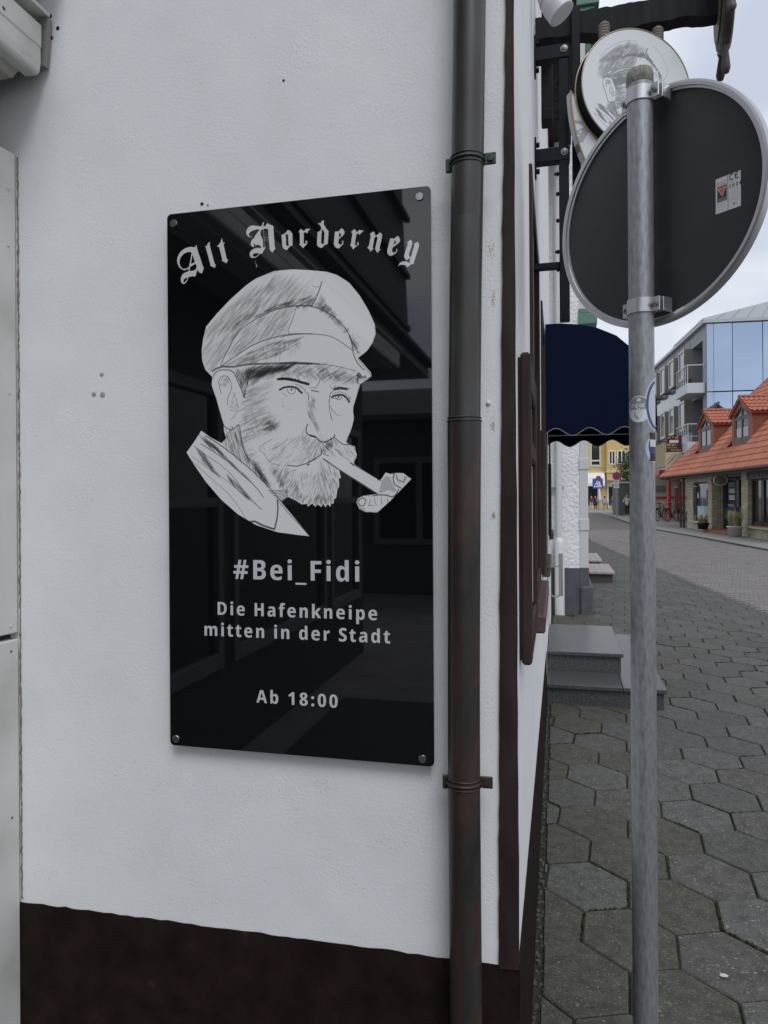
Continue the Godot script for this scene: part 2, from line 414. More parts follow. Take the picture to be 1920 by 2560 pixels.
# ---------- drawing on a grey canvas
class Canvas:
	var w: int
	var h: int
	var d := PackedByteArray()
	var mask := PackedByteArray()
	func _init(ww: int, hh: int, g: int):
		w = ww; h = hh
		d.resize(w * h); d.fill(g)
		mask.resize(w * h); mask.fill(1)
	func fill(contours: Array, val: int, alpha := 1.0, as_mask := false, use_mask := false):   # contours of PackedVector2Array in pixels, even-odd
		var y0 := h; var y1 := 0
		for c in contours:
			for p in c:
				y0 = mini(y0, int(floor(p.y))); y1 = maxi(y1, int(ceil(p.y)))
		for y in range(maxi(y0, 0), mini(y1 + 1, h)):
			var yc := y + 0.5
			var xs := []
			for c in contours:
				var n: int = c.size()
				for i in n:
					var a: Vector2 = c[i]
					var b: Vector2 = c[(i + 1) % n]
					if (a.y <= yc) != (b.y <= yc):
						xs.append(a.x + (yc - a.y) / (b.y - a.y) * (b.x - a.x))
			xs.sort()
			for k in range(0, xs.size() - 1, 2):
				var row := y * w
				for x in range(maxi(int(round(xs[k])), 0), mini(int(round(xs[k + 1])), w)):
					var i := row + x
					if as_mask: mask[i] = 1
					elif use_mask and mask[i] == 0: continue
					d[i] = int(d[i] + (val - d[i]) * alpha)
	func stroke(a: Vector2, b: Vector2, wd: float, val: int, alpha: float, pointed := false, use_mask := false):
		var t := (b - a)
		if t.length() < 0.01: return
		t = t.normalized()
		var n := Vector2(-t.y, t.x) * maxf(wd, 0.9) / 2
		if pointed:
			var l := a.distance_to(b)
			var q := PackedVector2Array([a, a + t * l * 0.2 + n, a + t * l * 0.7 + n, b, a + t * l * 0.7 - n, a + t * l * 0.2 - n])
			fill([q], val, alpha, false, use_mask)
		else:
			fill([PackedVector2Array([a - t * 0.3 + n, b + t * 0.3 + n, b + t * 0.3 - n, a - t * 0.3 - n])], val, alpha, false, use_mask)
	func line(pts: Array, wd: float, val: int, alpha := 1.0, use_mask := false):
		for i in pts.size() - 1: stroke(pts[i], pts[i + 1], wd, val, alpha, false, use_mask)
	func texture(lo: Color, hi: Color) -> ImageTexture:
		var lut := []
		for i in 256:
			var s := lo.lerp(hi, i / 255.0).linear_to_srgb()
			lut.append([int(s.r * 255), int(s.g * 255), int(s.b * 255)])
		var o := PackedByteArray()
		o.resize(w * h * 3)
		for i in w * h:
			var l: Array = lut[d[i]]
			o[i * 3] = l[0]; o[i * 3 + 1] = l[1]; o[i * 3 + 2] = l[2]
		var im := Image.create_from_data(w, h, false, Image.FORMAT_RGB8, o)
		im.generate_mipmaps()
		return ImageTexture.create_from_image(im)

func pts_of(a: Array, from: int, off: Vector2, k: float) -> PackedVector2Array:
	var o := PackedVector2Array()
	for i in range(from, a.size(), 2): o.append((Vector2(a[i], a[i + 1]) - off) * k)
	return o

func draw_portrait(cv: Canvas, off: Vector2, k: float, paper: int, ink: int, filled: bool, strength: float, fat := 1.0):
	rng.seed = 5
	if filled:
		cv.mask.fill(0)
		cv.fill([pts_of(SILHOUETTE, 0, off, k)], paper, 1.0, true)
		cv.fill([pts_of(SMUDGE, 0, off, k)], 110, 0.6, false, true)
	for hh in HATCHES:
		var poly := pts_of(hh, 5, off, k)
		var lo := poly[0]; var hi := poly[0]
		for p in poly:
			lo = lo.min(p); hi = hi.max(p)
		var done := 0
		var tries := 0
		while done < int(hh[1] * 1.5) and tries < 4000:
			tries += 1
			var c := Vector2(rng.randf_range(lo.x, hi.x), rng.randf_range(lo.y, hi.y))
			if not Geometry2D.is_point_in_polygon(c, poly): continue
			done += 1
			var an := deg_to_rad(hh[0] + rng.randf_range(-7, 7))
			var t: Vector2 = Vector2(cos(an), sin(an)) * hh[2] * k * rng.randf_range(0.3, 0.62)
			cv.stroke(c - t, c + t, hh[3] * k * fat * rng.randf_range(0.6, 1.4), ink, hh[4] / 100.0 * strength * (0.72 if filled else 1.0) * rng.randf_range(0.6, 1.25), true, filled)
	for s in STROKES:
		cv.line(Array(pts_of(s, 2, off, k)), s[0] * k * 1.5 * fat, ink, minf(s[1] / 100.0 * strength, 1.0), filled)

func words(text: String, width: float, cap: float, m: Material, parent: Node, at: Transform3D, called := "lettering", bold := true, thick := 0.0006, serif := false) -> MeshInstance3D:
	# text starting at its lower left corner, spaced out to the given width; cap = height of a capital
	var sf := SystemFont.new()
	sf.font_names = PackedStringArray(["Droid Serif" if serif else "Droid Sans"])
	sf.font_weight = 700 if bold else 400
	var fv := FontVariation.new()
	fv.base_font = sf
	var size := 100
	var px := cap / 0.714 / size
	var natural := fv.get_string_size(text, HORIZONTAL_ALIGNMENT_LEFT, -1, size).x * px
	if width > 0.0 and text.length() > 1:
		fv.spacing_glyph = int(round((width - natural) / px / (text.length() - 1)))
	var tm := TextMesh.new()
	tm.font = fv
	tm.font_size = size
	tm.pixel_size = px
	tm.depth = thick
	tm.text = text
	tm.horizontal_alignment = HORIZONTAL_ALIGNMENT_LEFT
	tm.vertical_alignment = VERTICAL_ALIGNMENT_BOTTOM
	tm.curve_step = 4.0
	var box := tm.get_aabb()
	tm.text = "H"
	var foot := tm.get_aabb().position.y
	tm.text = text
	return put(called, tm, m, parent, at * Transform3D(Basis(), Vector3(-box.position.x, -foot, 0)))

func _ready():
	setting_up()
	make_materials()
	ground_and_road()
	pub_house()
	shop_house()
	rear_house()
	next_house()
	sign_board()
	downpipe()
	awning()
	doorsteps()
	pub_hanging_sign()
	traffic_sign()
	red_house()
	glass_building()
	far_street()

func setting_up():
	# camera: eye height 1.6 m, 13.6 degrees left of the street, lens shifted a little
	var cam := Camera3D.new()
	cam.name = "camera"
	var yaw := deg_to_rad(13.6)
	var roll := deg_to_rad(0.35)
	var fw := Vector3(-sin(yaw), 0, -cos(yaw))
	var rt := Vector3(cos(yaw), 0, -sin(yaw))
	var right := rt * cos(roll) - Vector3.UP * sin(roll)
	var up := rt * sin(roll) + Vector3.UP * cos(roll)
	cam.transform = Transform3D(Basis(right, up, -fw), Vector3(0.09, 1.6, 1.61))
	cam.near = 0.05
	cam.far = 2000.0
	cam.projection = Camera3D.PROJECTION_FRUSTUM
	cam.size = 2.0 * cam.near * 1280.0 / 1790.0
	cam.frustum_offset = Vector2(0, -35.0 / 1790.0 * cam.near)
	add_child(cam)
	cam.make_current()
	# overcast sky with soft breaks of paler and bluer cloud
	var n := FastNoiseLite.new()
	n.seed = 11
	n.frequency = 1.5
	n.fractal_octaves = 5
	n.fractal_gain = 0.5
	var sw := 768
	var sh := 384
	var img := Image.create(sw, sh, false, Image.FORMAT_RGBF)
	for y in sh:
		var el := PI / 2 - PI * (y + 0.5) / sh
		for x in sw:
			var az := TAU * (x + 0.5) / sw
			var d := Vector3(cos(el) * sin(az), sin(el), -cos(el) * cos(az))
			var q := Vector3(d.x, d.y * 2.6, d.z)
			var c := clampf(0.5 + 0.85 * n.get_noise_3dv(q), 0.0, 1.0)
			var col := Color(0.52, 0.575, 0.695).lerp(Color(0.83, 0.86, 0.915), smoothstep(0.15, 0.72, c))
			img.set_pixel(x, y, col)
	var sm := PanoramaSkyMaterial.new()
	sm.panorama = ImageTexture.create_from_image(img)
	var sky := Sky.new()
	sky.sky_material = sm
	var env := Environment.new()
	env.background_mode = Environment.BG_SKY
	env.sky = sky
	env.background_energy_multiplier = 1.0
	env.tonemap_mode = Environment.TONE_MAPPER_LINEAR
	env.tonemap_exposure = 1.1
	env.ambient_light_source = Environment.AMBIENT_SOURCE_SKY
	env.sdfgi_enabled = true
	env.ssao_enabled = true
	env.ssil_enabled = true
	var we := WorldEnvironment.new()
	we.name = "surroundings"
	we.environment = env
	add_child(we)
	var sun := DirectionalLight3D.new()
	sun.name = "sun"
	sun.light_energy = 0.4
	sun.light_color = Color(0.985, 0.99, 1.0)
	sun.light_angular_distance = 26.0
	sun.shadow_enabled = true
	add_child(sun)
	sun.look_at_from_position(Vector3(2.5, 8.0, 5.5), Vector3.ZERO)

func make_materials():
	var fine := noise_image(1024, 0.035, 3, 3)
	var pb := tex(trowelled())
	mats.plaster = tri_mat(ramp(noise_image(1024, 0.004, 5, 8), [[0.0, Color(0.74, 0.74, 0.74)], [0.35, Color(0.77, 0.775, 0.78)], [0.6, Color(0.785, 0.79, 0.795)], [1.0, Color(0.8, 0.8, 0.8)]]), 1.35, 0.85, pb, 0.26)
	mats.plaster_far = tri_mat(ramp(noise_image(512, 0.01, 5, 18), [[0.0, Color(0.69, 0.69, 0.69)], [0.35, Color(0.755, 0.76, 0.765)], [0.6, Color(0.78, 0.785, 0.79)], [1.0, Color(0.8, 0.8, 0.8)]]), 2.2, 0.85, tex(noise_image(512, 0.06, 3, 31)), 1.3)
	mats.brown_paint = tri_mat(ramp(noise_image(512, 0.012, 5, 9), [[0.0, Color(0.012, 0.0072, 0.0065)], [0.5, Color(0.018, 0.0108, 0.0095)], [0.85, Color(0.024, 0.0145, 0.0125)], [1.0, Color(0.04, 0.028, 0.025)]]), 0.7, 0.85, pb, 0.5)
	mats.brown_wood = tri_mat(ramp(stretched(noise_image(512, 0.03, 5, 19), 8), [[0.0, Color(0.024, 0.015, 0.0138)], [0.5, Color(0.038, 0.0245, 0.0222)], [0.82, Color(0.048, 0.032, 0.029)], [1.0, Color(0.085, 0.07, 0.066)]]), 0.8, 0.55)
	mats.black_wood = tri_mat(ramp(stretched(noise_image(512, 0.03, 5, 29), 8), [[0.0, Color(0.008, 0.008, 0.009)], [0.6, Color(0.016, 0.016, 0.019)], [1.0, Color(0.03, 0.028, 0.03)]]), 0.7, 0.6)
	mats.black_steel = mat(Color(0.012, 0.013, 0.018), 0.42)
	for q in [mats.brown_paint, mats.brown_wood, mats.black_wood, mats.black_steel]: (q as StandardMaterial3D).metallic_specular = 0.25
	(mats.brown_paint as StandardMaterial3D).metallic_specular = 0.22
	mats.sill = tri_mat(ramp(noise_image(256, 0.03, 4, 39), [[0.0, Color(0.05, 0.026, 0.022)], [1.0, Color(0.1, 0.06, 0.05)]]), 0.4, 0.6)
	mats.glass_dark = mat(Color(0.012, 0.014, 0.016), 0.04)
	mats.white_paint = tri_mat(ramp(noise_image(512, 0.008, 5, 49), [[0.0, Color(0.45, 0.445, 0.41)], [0.4, Color(0.62, 0.62, 0.58)], [1.0, Color(0.7, 0.7, 0.67)]]), 1.7, 0.5)
	mats.dirt = tri_mat(ramp(noise_image(512, 0.03, 5, 59), [[0.0, Color(0.018, 0.017, 0.013)], [0.55, Color(0.034, 0.032, 0.026)], [0.8, Color(0.042, 0.046, 0.024)], [1.0, Color(0.08, 0.075, 0.06)]]), 0.5, 0.95, tex(fine), 0.5)
	# exposed-aggregate concrete slabs: grey with pale chips of stone
	mats.slabs = []
	for k in 6:
		var base := [Color(0.075, 0.073, 0.067), Color(0.084, 0.082, 0.075), Color(0.068, 0.067, 0.06), Color(0.064, 0.063, 0.048), Color(0.089, 0.087, 0.08), Color(0.077, 0.073, 0.065)][k] as Color
		mats.slabs.append(tri_mat(speckled(512, base, 11000, 70 + k), 0.62 + 0.07 * k, 0.82, tex(noise_image(256, 0.08, 3, 80 + k)), 0.14))
	mats.bricks = []
	for k in 3:
		var a := [Color(0.178, 0.165, 0.157), Color(0.21, 0.197, 0.188), Color(0.19, 0.173, 0.164)][k] as Color
		mats.bricks.append(tri_mat(ramp(noise_image(256, 0.03, 4, 90 + k), [[0.0, a * 0.7], [1.0, a * 1.25]]), 0.5, 0.85))
	mats.granite = tri_mat(ramp(noise_image(512, 0.07, 6, 99), [[0.0, Color(0.035, 0.036, 0.037)], [0.35, Color(0.058, 0.059, 0.061)], [0.65, Color(0.08, 0.082, 0.084)], [1.0, Color(0.15, 0.15, 0.15)]]), 0.8, 0.28)
	mats.steel = mat(Color(0.45, 0.45, 0.45), 0.3, 1.0)
	mats.alu = mat(Color(0.52, 0.52, 0.53), 0.38, 0.9)
	mats.copper_old = tri_mat(ramp(stretched(noise_image(512, 0.02, 5, 100), 5), [[0.0, Color(0.03, 0.03, 0.029)], [0.4, Color(0.046, 0.041, 0.036)], [0.6, Color(0.05, 0.051, 0.045)], [0.75, Color(0.054, 0.06, 0.052)], [0.9, Color(0.062, 0.074, 0.064)], [1.0, Color(0.09, 0.11, 0.095)]]), 0.55, 0.36)
	mats.copper = tri_mat(ramp(stretched(noise_image(512, 0.02, 5, 101), 4), [[0.0, Color(0.014, 0.0115, 0.0105)], [0.35, Color(0.028, 0.0265, 0.025)], [0.5, Color(0.034, 0.022, 0.019)], [0.7, Color(0.05, 0.03, 0.0235)], [0.93, Color(0.046, 0.036, 0.031)], [1.0, Color(0.09, 0.09, 0.08)]]), 0.6, 0.4)
	mats.verdigris = tri_mat(ramp(noise_image(256, 0.04, 4, 102), [[0.0, Color(0.015, 0.022, 0.019)], [0.6, Color(0.03, 0.046, 0.039)], [1.0, Color(0.07, 0.11, 0.09)]]), 0.2, 0.5)
	mats.galva = tri_mat(ramp(stretched(noise_image(512, 0.05, 6, 103), 4), [[0.0, Color(0.15, 0.155, 0.16)], [0.3, Color(0.25, 0.26, 0.27)], [0.55, Color(0.30, 0.31, 0.32)], [0.8, Color(0.345, 0.355, 0.365)], [0.95, Color(0.40, 0.41, 0.42)], [1.0, Color(0.27, 0.23, 0.18)]]), 0.26, 0.42)
	(mats.galva as StandardMaterial3D).metallic = 0.55
	mats.roof_tile = []
	for k in 3:
		var a := [Color(0.38, 0.13, 0.075), Color(0.42, 0.15, 0.085), Color(0.34, 0.11, 0.065)][k] as Color
		mats.roof_tile.append(mat(a, 0.65))
	mats.pale_brick = [mat(Color(0.45, 0.40, 0.28), 0.85), mat(Color(0.52, 0.47, 0.35), 0.85), mat(Color(0.39, 0.345, 0.24), 0.85)]
	mats.red_paint = mat(Color(0.46, 0.035, 0.03), 0.4)

func trowelled() -> Image:   # relief of hand-applied plaster: broad sweeps, fine grain that comes and goes, a few pits
	var a := noise_image(1024, 0.006, 3, 21).get_data()
	var b := noise_image(1024, 0.14, 4, 22).get_data()
	var m := noise_image(1024, 0.007, 3, 23).get_data()
	for i in a.size():
		var k := clampf((m[i] - 85) / 110.0, 0.6, 1.0)
		a[i] = int(clampf(0.4 * a[i] + 77 + (b[i] - 128) * 0.27 * k, 0, 255))
	var r := RandomNumberGenerator.new()
	r.seed = 6
	for q in 160:
		var x := r.randi_range(3, 1018)
		var y := r.randi_range(3, 1018)
		var w := r.randi_range(1, 4)
		var h := r.randi_range(1, 3)
		for dy in h:
			for dx in w: a[(y + dy) * 1024 + x + dx] = maxi(a[(y + dy) * 1024 + x + dx] - r.randi_range(15, 45), 0)
	return Image.create_from_data(1024, 1024, false, Image.FORMAT_L8, a)

func stretched(im: Image, k: int) -> Image:   # streaks along the texture's height
	var n := im.get_width()
	var o := im.duplicate() as Image
	o.resize(n * k, n, Image.INTERPOLATE_BILINEAR)
	var s := Image.create(n, n, false, Image.FORMAT_L8)
	# squeeze the width back by taking every k-th column from a tall copy
	var t := im.duplicate() as Image
	t.resize(n, n * k, Image.INTERPOLATE_BILINEAR)
	s.blit_rect(t, Rect2i(0, 0, n, n), Vector2i.ZERO)
	# blend the seam so that it repeats
	var u := Image.create(n, n, false, Image.FORMAT_L8)
	u.blit_rect(t, Rect2i(0, n, n, n), Vector2i.ZERO)
	var a := s.get_data()
	var b := u.get_data()
	var m := n / 4
	for y in m:
		for x in n:
			var i := (n - m + y) * n + x
			var j := y * n + x
			a[i] = int(lerpf(a[i], a[j] if y == m - 1 else lerpf(b[i], a[j], y / float(m)), y / float(m)))
	return Image.create_from_data(n, n, false, Image.FORMAT_L8, a)

func speckled(n: int, base: Color, count: int, sd: int) -> ImageTexture:
	var r := RandomNumberGenerator.new()
	r.seed = sd
	var im := noise_image(n, 0.02, 5, sd)
	var t := ramp(im, [[0.0, base * 0.62], [0.5, base], [1.0, base * 1.35]]).get_image()
	t.clear_mipmaps()
	for i in count:
		var g := r.randf()
		var c := (base * (1.5 + 2.6 * g * g)) if r.randf() < 0.75 else base * 0.4
		c.a = 1.0
		var s := 1 + int(r.randf() * r.randf() * 4.2)
		var p := Vector2i(r.randi_range(0, n - 6), r.randi_range(0, n - 6))
		for y in s:
			for x in s + (r.randi() % 2):
				if s > 2 and (x == 0 or x == s - 1) and (y == 0 or y == s - 1): continue
				t.set_pixelv(p + Vector2i(x, y), c.linear_to_srgb())
	t.generate_mipmaps()
	return ImageTexture.create_from_image(t)

# ---------- ground
const NEAR_KERB := [[3.7, 4.0], [3.35, -2.0], [2.9, -7.5], [2.67, -10.4], [2.4, -13.0], [2.17, -15.6], [1.85, -18.0], [1.5, -22.0], [1.19, -25.6], [1.0, -32.0], [0.95, -60.0]]
const FAR_KERB := [[8.6, 4.0], [7.6, -10.0], [6.9, -15.5], [6.2, -22.0], [5.44, -29.6], [4.75, -36.0], [4.4, -45.0], [4.4, -60.0]]

func edge_x(line: Array, z: float) -> float:
	for i in line.size() - 1:
		if z <= line[i][1] and z >= line[i + 1][1]:
			return lerpf(line[i][0], line[i + 1][0], (z - line[i][1]) / (line[i + 1][1] - line[i][1]))
	return line[0][0] if z > line[0][1] else line[-1][0]

func strip(line: Array, dx0: float, dx1: float, y: float) -> Shape:
	var s := Shape.new()
	for i in line.size() - 1:
		var a: Array = line[i]
		var b: Array = line[i + 1]
		s.quad(Vector3(a[0] + dx0, y, a[1]), Vector3(b[0] + dx0, y, b[1]), Vector3(b[0] + dx1, y, b[1]), Vector3(a[0] + dx1, y, a[1]))
	return s

func ground_and_road():
	rng.seed = 1
	var g := Shape.new()
	g.quad(Vector3(-400, -0.06, 400), Vector3(-400, -0.06, -700), Vector3(400, -0.06, -700), Vector3(400, -0.06, 400))
	struct("ground", g, tri_mat(ramp(noise_image(256, 0.02, 5, 201), [[0.0, Color(0.13, 0.125, 0.12)], [1.0, Color(0.2, 0.19, 0.18)]]), 3.0, 0.9))
	# footway of hexagonal slabs: a bed of sand and moss below, each slab a piece of its own
	var bed := Shape.new()
	for i in NEAR_KERB.size() - 1:
		var a: Array = NEAR_KERB[i]
		var b: Array = NEAR_KERB[i + 1]
		bed.quad(Vector3(-1.6, -0.012, a[1]), Vector3(-1.6, -0.012, b[1]), Vector3(b[0], -0.012, b[1]), Vector3(a[0], -0.012, a[1]))
	var pave := struct("pavement", bed, mats.dirt)
	var row := Vector2(0.0255, -0.299)   # from one row of slabs to the next, and from slab to slab within a row
	var col := Vector2(0.322, 0.073)
	var vd := row * 2.0 / 3.0
	var pd := col / sqrt(3.0)
	var c0 := Vector2(0.706, -1.649)
	var list := []
	for i in range(-24, 100):
		for j in range(-24, 24):
			var c := c0 + row * i + col * (j + 0.5 * absi(i % 2))
			if c.y > 1.9 or c.y < -27.0: continue
			var left := 0.035 if c.y > -8.35 else 0.58
			if c.y < -8.35 and c.y > -8.7: left = 0.3
			var right := edge_x(NEAR_KERB, c.y) - 0.02
			if c.x < left - 0.2 or c.x > right + 0.2: continue
			var h := PackedVector2Array()
			for k in 6:
				var an := PI / 3 * k
				h.append(c + (vd * cos(an) + pd * sin(an)) * 0.975)
			var cut := Geometry2D.intersect_polygons(h, PackedVector2Array([Vector2(left, c.y - 1), Vector2(right, c.y - 1), Vector2(right, c.y + 1), Vector2(left, c.y + 1)]))
			if cut.is_empty() or cut[0].size() < 3: continue
			var rel := c - Vector2(0.09, 1.61)
			var ang := atan2(rel.x, -rel.y)
			var seen := rel.y < -1.6 and ang > -0.06 and ang < 0.28
			list.append({"p": cut[0], "c": c, "d": rel.length() + (0.0 if seen else 100.0)})
	list.sort_custom(func(a, b): return a.d < b.d)
	var rest := Shape.new()
	for i in list.size():
		var e: Dictionary = list[i]
		var s: Shape = Shape.new() if i < 300 else rest
		var c: Vector2 = e.c
		var lift := rng.randf_range(-0.0025, 0.0025)
		var tx := rng.randf_range(-0.012, 0.012)
		var tz := rng.randf_range(-0.012, 0.012)
		slab(s, e.p, c, lift, tx, tz)
		if i < 300:
			var k := [0, 1, 2, 4, 5, 0, 1][rng.randi() % 7] as int
			if c.x < 0.62 and rng.randf() < 0.7: k = 3
			obj("paving_slab", s, mats.slabs[k], pave)
	obj("paving_slabs_far", rest, mats.slabs[1], pave).set_meta("kind", "stuff")
	# narrow channel of rubble and moss along the pub's foot
	var ch := Shape.new()
	for i in 380:
		var z := rng.randf_range(1.2, -4.0)
		var x := absf(rng.randfn(0.0, 0.016)) + 0.006
		var r := rng.randf_range(0.002, 0.006)
		ch.box(Vector3(x, -0.012 + r * 0.6, z), Vector3(r * 2.2, r * 1.6, r * 2), Basis.from_euler(Vector3(rng.randf() * 3, rng.randf() * 3, rng.randf() * 3)))
	obj("rubble", ch, mats.slabs[1], pave).set_meta("kind", "stuff")
	var mo := Shape.new()
	for i in list.size():
		var e: Dictionary = list[i]
		if e.d > 9.0: continue
		var pl: PackedVector2Array = e.p
		for k in pl.size():
			if rng.randf() > 0.14: continue
			var a := pl[k]
			var b := pl[(k + 1) % pl.size()]
			for q in 26:
				var t := rng.randf()
				var p := a.lerp(b, t) + (a.lerp(b, t) - (e.c as Vector2)).normalized() * rng.randf_range(-0.002, 0.006)
				var r := rng.randf_range(0.0015, 0.004)
				mo.box(Vector3(p.x, -0.004 + r, p.y), Vector3(r * 2, r * 2, r * 2.4), Basis.from_euler(Vector3(rng.randf() * 3, rng.randf() * 3, 0)))
	obj("moss", mo, tri_mat(ramp(noise_image(128, 0.05, 3, 77), [[0.0, Color(0.014, 0.019, 0.007)], [1.0, Color(0.038, 0.05, 0.018)]]), 0.2, 0.95), pave).set_meta("kind", "stuff")
	# road of small clinker pavers
	var rb := Shape.new()
	for i in 40:
		var z0 := 4.0 - i * 2.0
		var z1 := z0 - 2.0
		rb.quad(Vector3(edge_x(NEAR_KERB, z0), -0.04, z0), Vector3(edge_x(NEAR_KERB, z1), -0.04, z1), Vector3(edge_x(FAR_KERB, z1), -0.04, z1), Vector3(edge_x(FAR_KERB, z0), -0.04, z0))
	var road := struct("road", rb, tri_mat(ramp(noise_image(512, 0.03, 5, 205), [[0.0, Color(0.085, 0.075, 0.07)], [1.0, Color(0.15, 0.135, 0.125)]]), 1.4, 0.9))
	var far: Array = []
	for k in 3: far.append(Shape.new())
	var near := []
	var tilt := Basis(Vector3.UP, deg_to_rad(-3.0))
	for r in 260:
		var z := -8.0 - r * 0.105
		var x := edge_x(NEAR_KERB, z) + 0.22 + (0.105 if r % 2 else 0.0)
		while x < edge_x(FAR_KERB, z) - 0.2:
			near.append(Vector2(x, z))
			x += 0.208
	var count := 0
	var unit := Shape.new()
	unit.bev(Vector3.ZERO, Vector3(0.2, 0.03, 0.098), 0.005)
	var um := unit.mesh()
	for p in near:
		var dev := rng.randf_range(-0.003, 0.003)
		var b := Basis.from_euler(Vector3(rng.randf_range(-0.02, 0.02), rng.randf_range(-0.02, 0.02), rng.randf_range(-0.02, 0.02)))
		var rel: Vector2 = p - Vector2(0.09, 1.61)
		var ang := atan2(rel.x, -rel.y)
		if count < 300 and ang < 0.27 and p.y < -9.0:
			count += 1
			put("paver", um, mats.bricks[rng.randi() % 3], road, Transform3D(b, Vector3(p.x, -0.045 + dev, p.y)))
		else:
			top_only(far[rng.randi() % 3], Vector3(p.x, -0.03 + dev, p.y), 0.2, 0.098, b)
	for k in 3: obj("pavers_far", far[k], mats.bricks[k], road).set_meta("kind", "stuff")
	# kerbs: low strips of dark stone with a gutter row
	var kb := mat(Color(0.085, 0.083, 0.08), 0.85)
	var kd := mat(Color(0.04, 0.038, 0.036), 0.9)
	var ks := Shape.new()
	for line in [NEAR_KERB, FAR_KERB]:
		for i in line.size() - 1:
			var a := Vector3(line[i][0], -0.022, line[i][1])
			var b := Vector3(line[i + 1][0], -0.022, line[i + 1][1])
			var n := int(ceil(a.distance_to(b) / 1.0))
			for k in n:
				var p := a.lerp(b, k / float(n))
				var q := a.lerp(b, (k + 1) / float(n))
				var dir := (q - p).normalized()
				ks.bev((p + q) / 2, Vector3(0.1, 0.05, p.distance_to(q) - 0.012), 0.006, Basis(dir.cross(Vector3.UP).normalized() * -1.0, Vector3.UP, -dir).orthonormalized())
	struct("kerb", ks, kb)
	struct("gutter", strip(NEAR_KERB, 0.06, 0.17, -0.034), kd)
	struct("far_gutter", strip(FAR_KERB, -0.2, -0.06, -0.034), kd)
	# far footway
	var fp := Shape.new()
	for i in FAR_KERB.size() - 1:
		var a: Array = FAR_KERB[i]
		var b: Array = FAR_KERB[i + 1]
		fp.quad(Vector3(a[0] + 0.05, -0.003, a[1]), Vector3(b[0] + 0.05, -0.003, b[1]), Vector3(20, -0.003, b[1]), Vector3(20, -0.003, a[1]))
	struct("far_pavement", fp, tri_mat(ramp(noise_image(512, 0.02, 5, 207), [[0.0, Color(0.2, 0.195, 0.185)], [1.0, Color(0.28, 0.275, 0.26)]]), 2.2, 0.85))
	var sq := Shape.new()
	sq.quad(Vector3(-60, -0.05, -60), Vector3(-60, -0.05, -140), Vector3(60, -0.05, -140), Vector3(60, -0.05, -60))
	struct("square", sq, tri_mat(ramp(noise_image(256, 0.02, 5, 208), [[0.0, Color(0.2, 0.19, 0.18)], [1.0, Color(0.28, 0.27, 0.26)]]), 4.0, 0.9))

func slab(s: Shape, poly: PackedVector2Array, c: Vector2, lift: float, tx: float, tz: float):
	if not Geometry2D.is_polygon_clockwise(poly): poly.reverse()
	var n := poly.size()
	var top := []
	var rim := []
	for p in poly:
		var q := p + (c - p).normalized() * 0.006
		var h := lift + (p.x - c.x) * tx + (p.y - c.y) * tz
		top.append(Vector3(q.x, h, q.y))
		rim.append(Vector3(p.x, h - 0.005, p.y))
	var m := Vector3.ZERO
	for p in top: m += p
	m /= n
	for k in n:
		var l := (k + 1) % n
		var a: Vector3 = top[k]
		var b: Vector3 = top[l]
		up_tri(s, m, a, b)
		var ra: Vector3 = rim[k]
		var rb2: Vector3 = rim[l]
		up_tri(s, a, ra, rb2)
		up_tri(s, a, rb2, b)
		s.quad(rb2 - Vector3(0, 0.03, 0), rb2, ra, ra - Vector3(0, 0.03, 0))

func up_tri(s: Shape, a: Vector3, b: Vector3, c: Vector3):   # a face that looks upwards
	if (b - a).cross(c - a).y > 0: s.tri(a, c, b)
	else: s.tri(a, b, c)

func top_only(s: Shape, p: Vector3, w: float, l: float, b: Basis):
	var e := 0.005
	var x := w / 2
	var z := l / 2
	var t := [Vector3(-x + e, 0, z - e), Vector3(-x + e, 0, -z + e), Vector3(x - e, 0, -z + e), Vector3(x - e, 0, z - e)]
	var o := [Vector3(-x, -0.012, z), Vector3(-x, -0.012, -z), Vector3(x, -0.012, -z), Vector3(x, -0.012, z)]
	s.quad(p + b * t[0], p + b * t[1], p + b * t[2], p + b * t[3])
	for k in 4:
		var l2 := (k + 1) % 4
		s.quad(p + b * o[k], p + b * t[k], p + b * t[l2], p + b * o[l2])

# ---------- the pub
func ragged(a: Vector2, b: Vector2, n: int, amp: float) -> PackedVector2Array:   # hand-painted edge from a to b
	var o := PackedVector2Array()
	var d := (b - a).normalized()
	var nn := Vector2(-d.y, d.x)
	for i in n + 1:
		o.append(a.lerp(b, i / float(n)) + nn * (rng.randfn(0.0, amp) if i > 0 and i < n else 0.0))
	return o

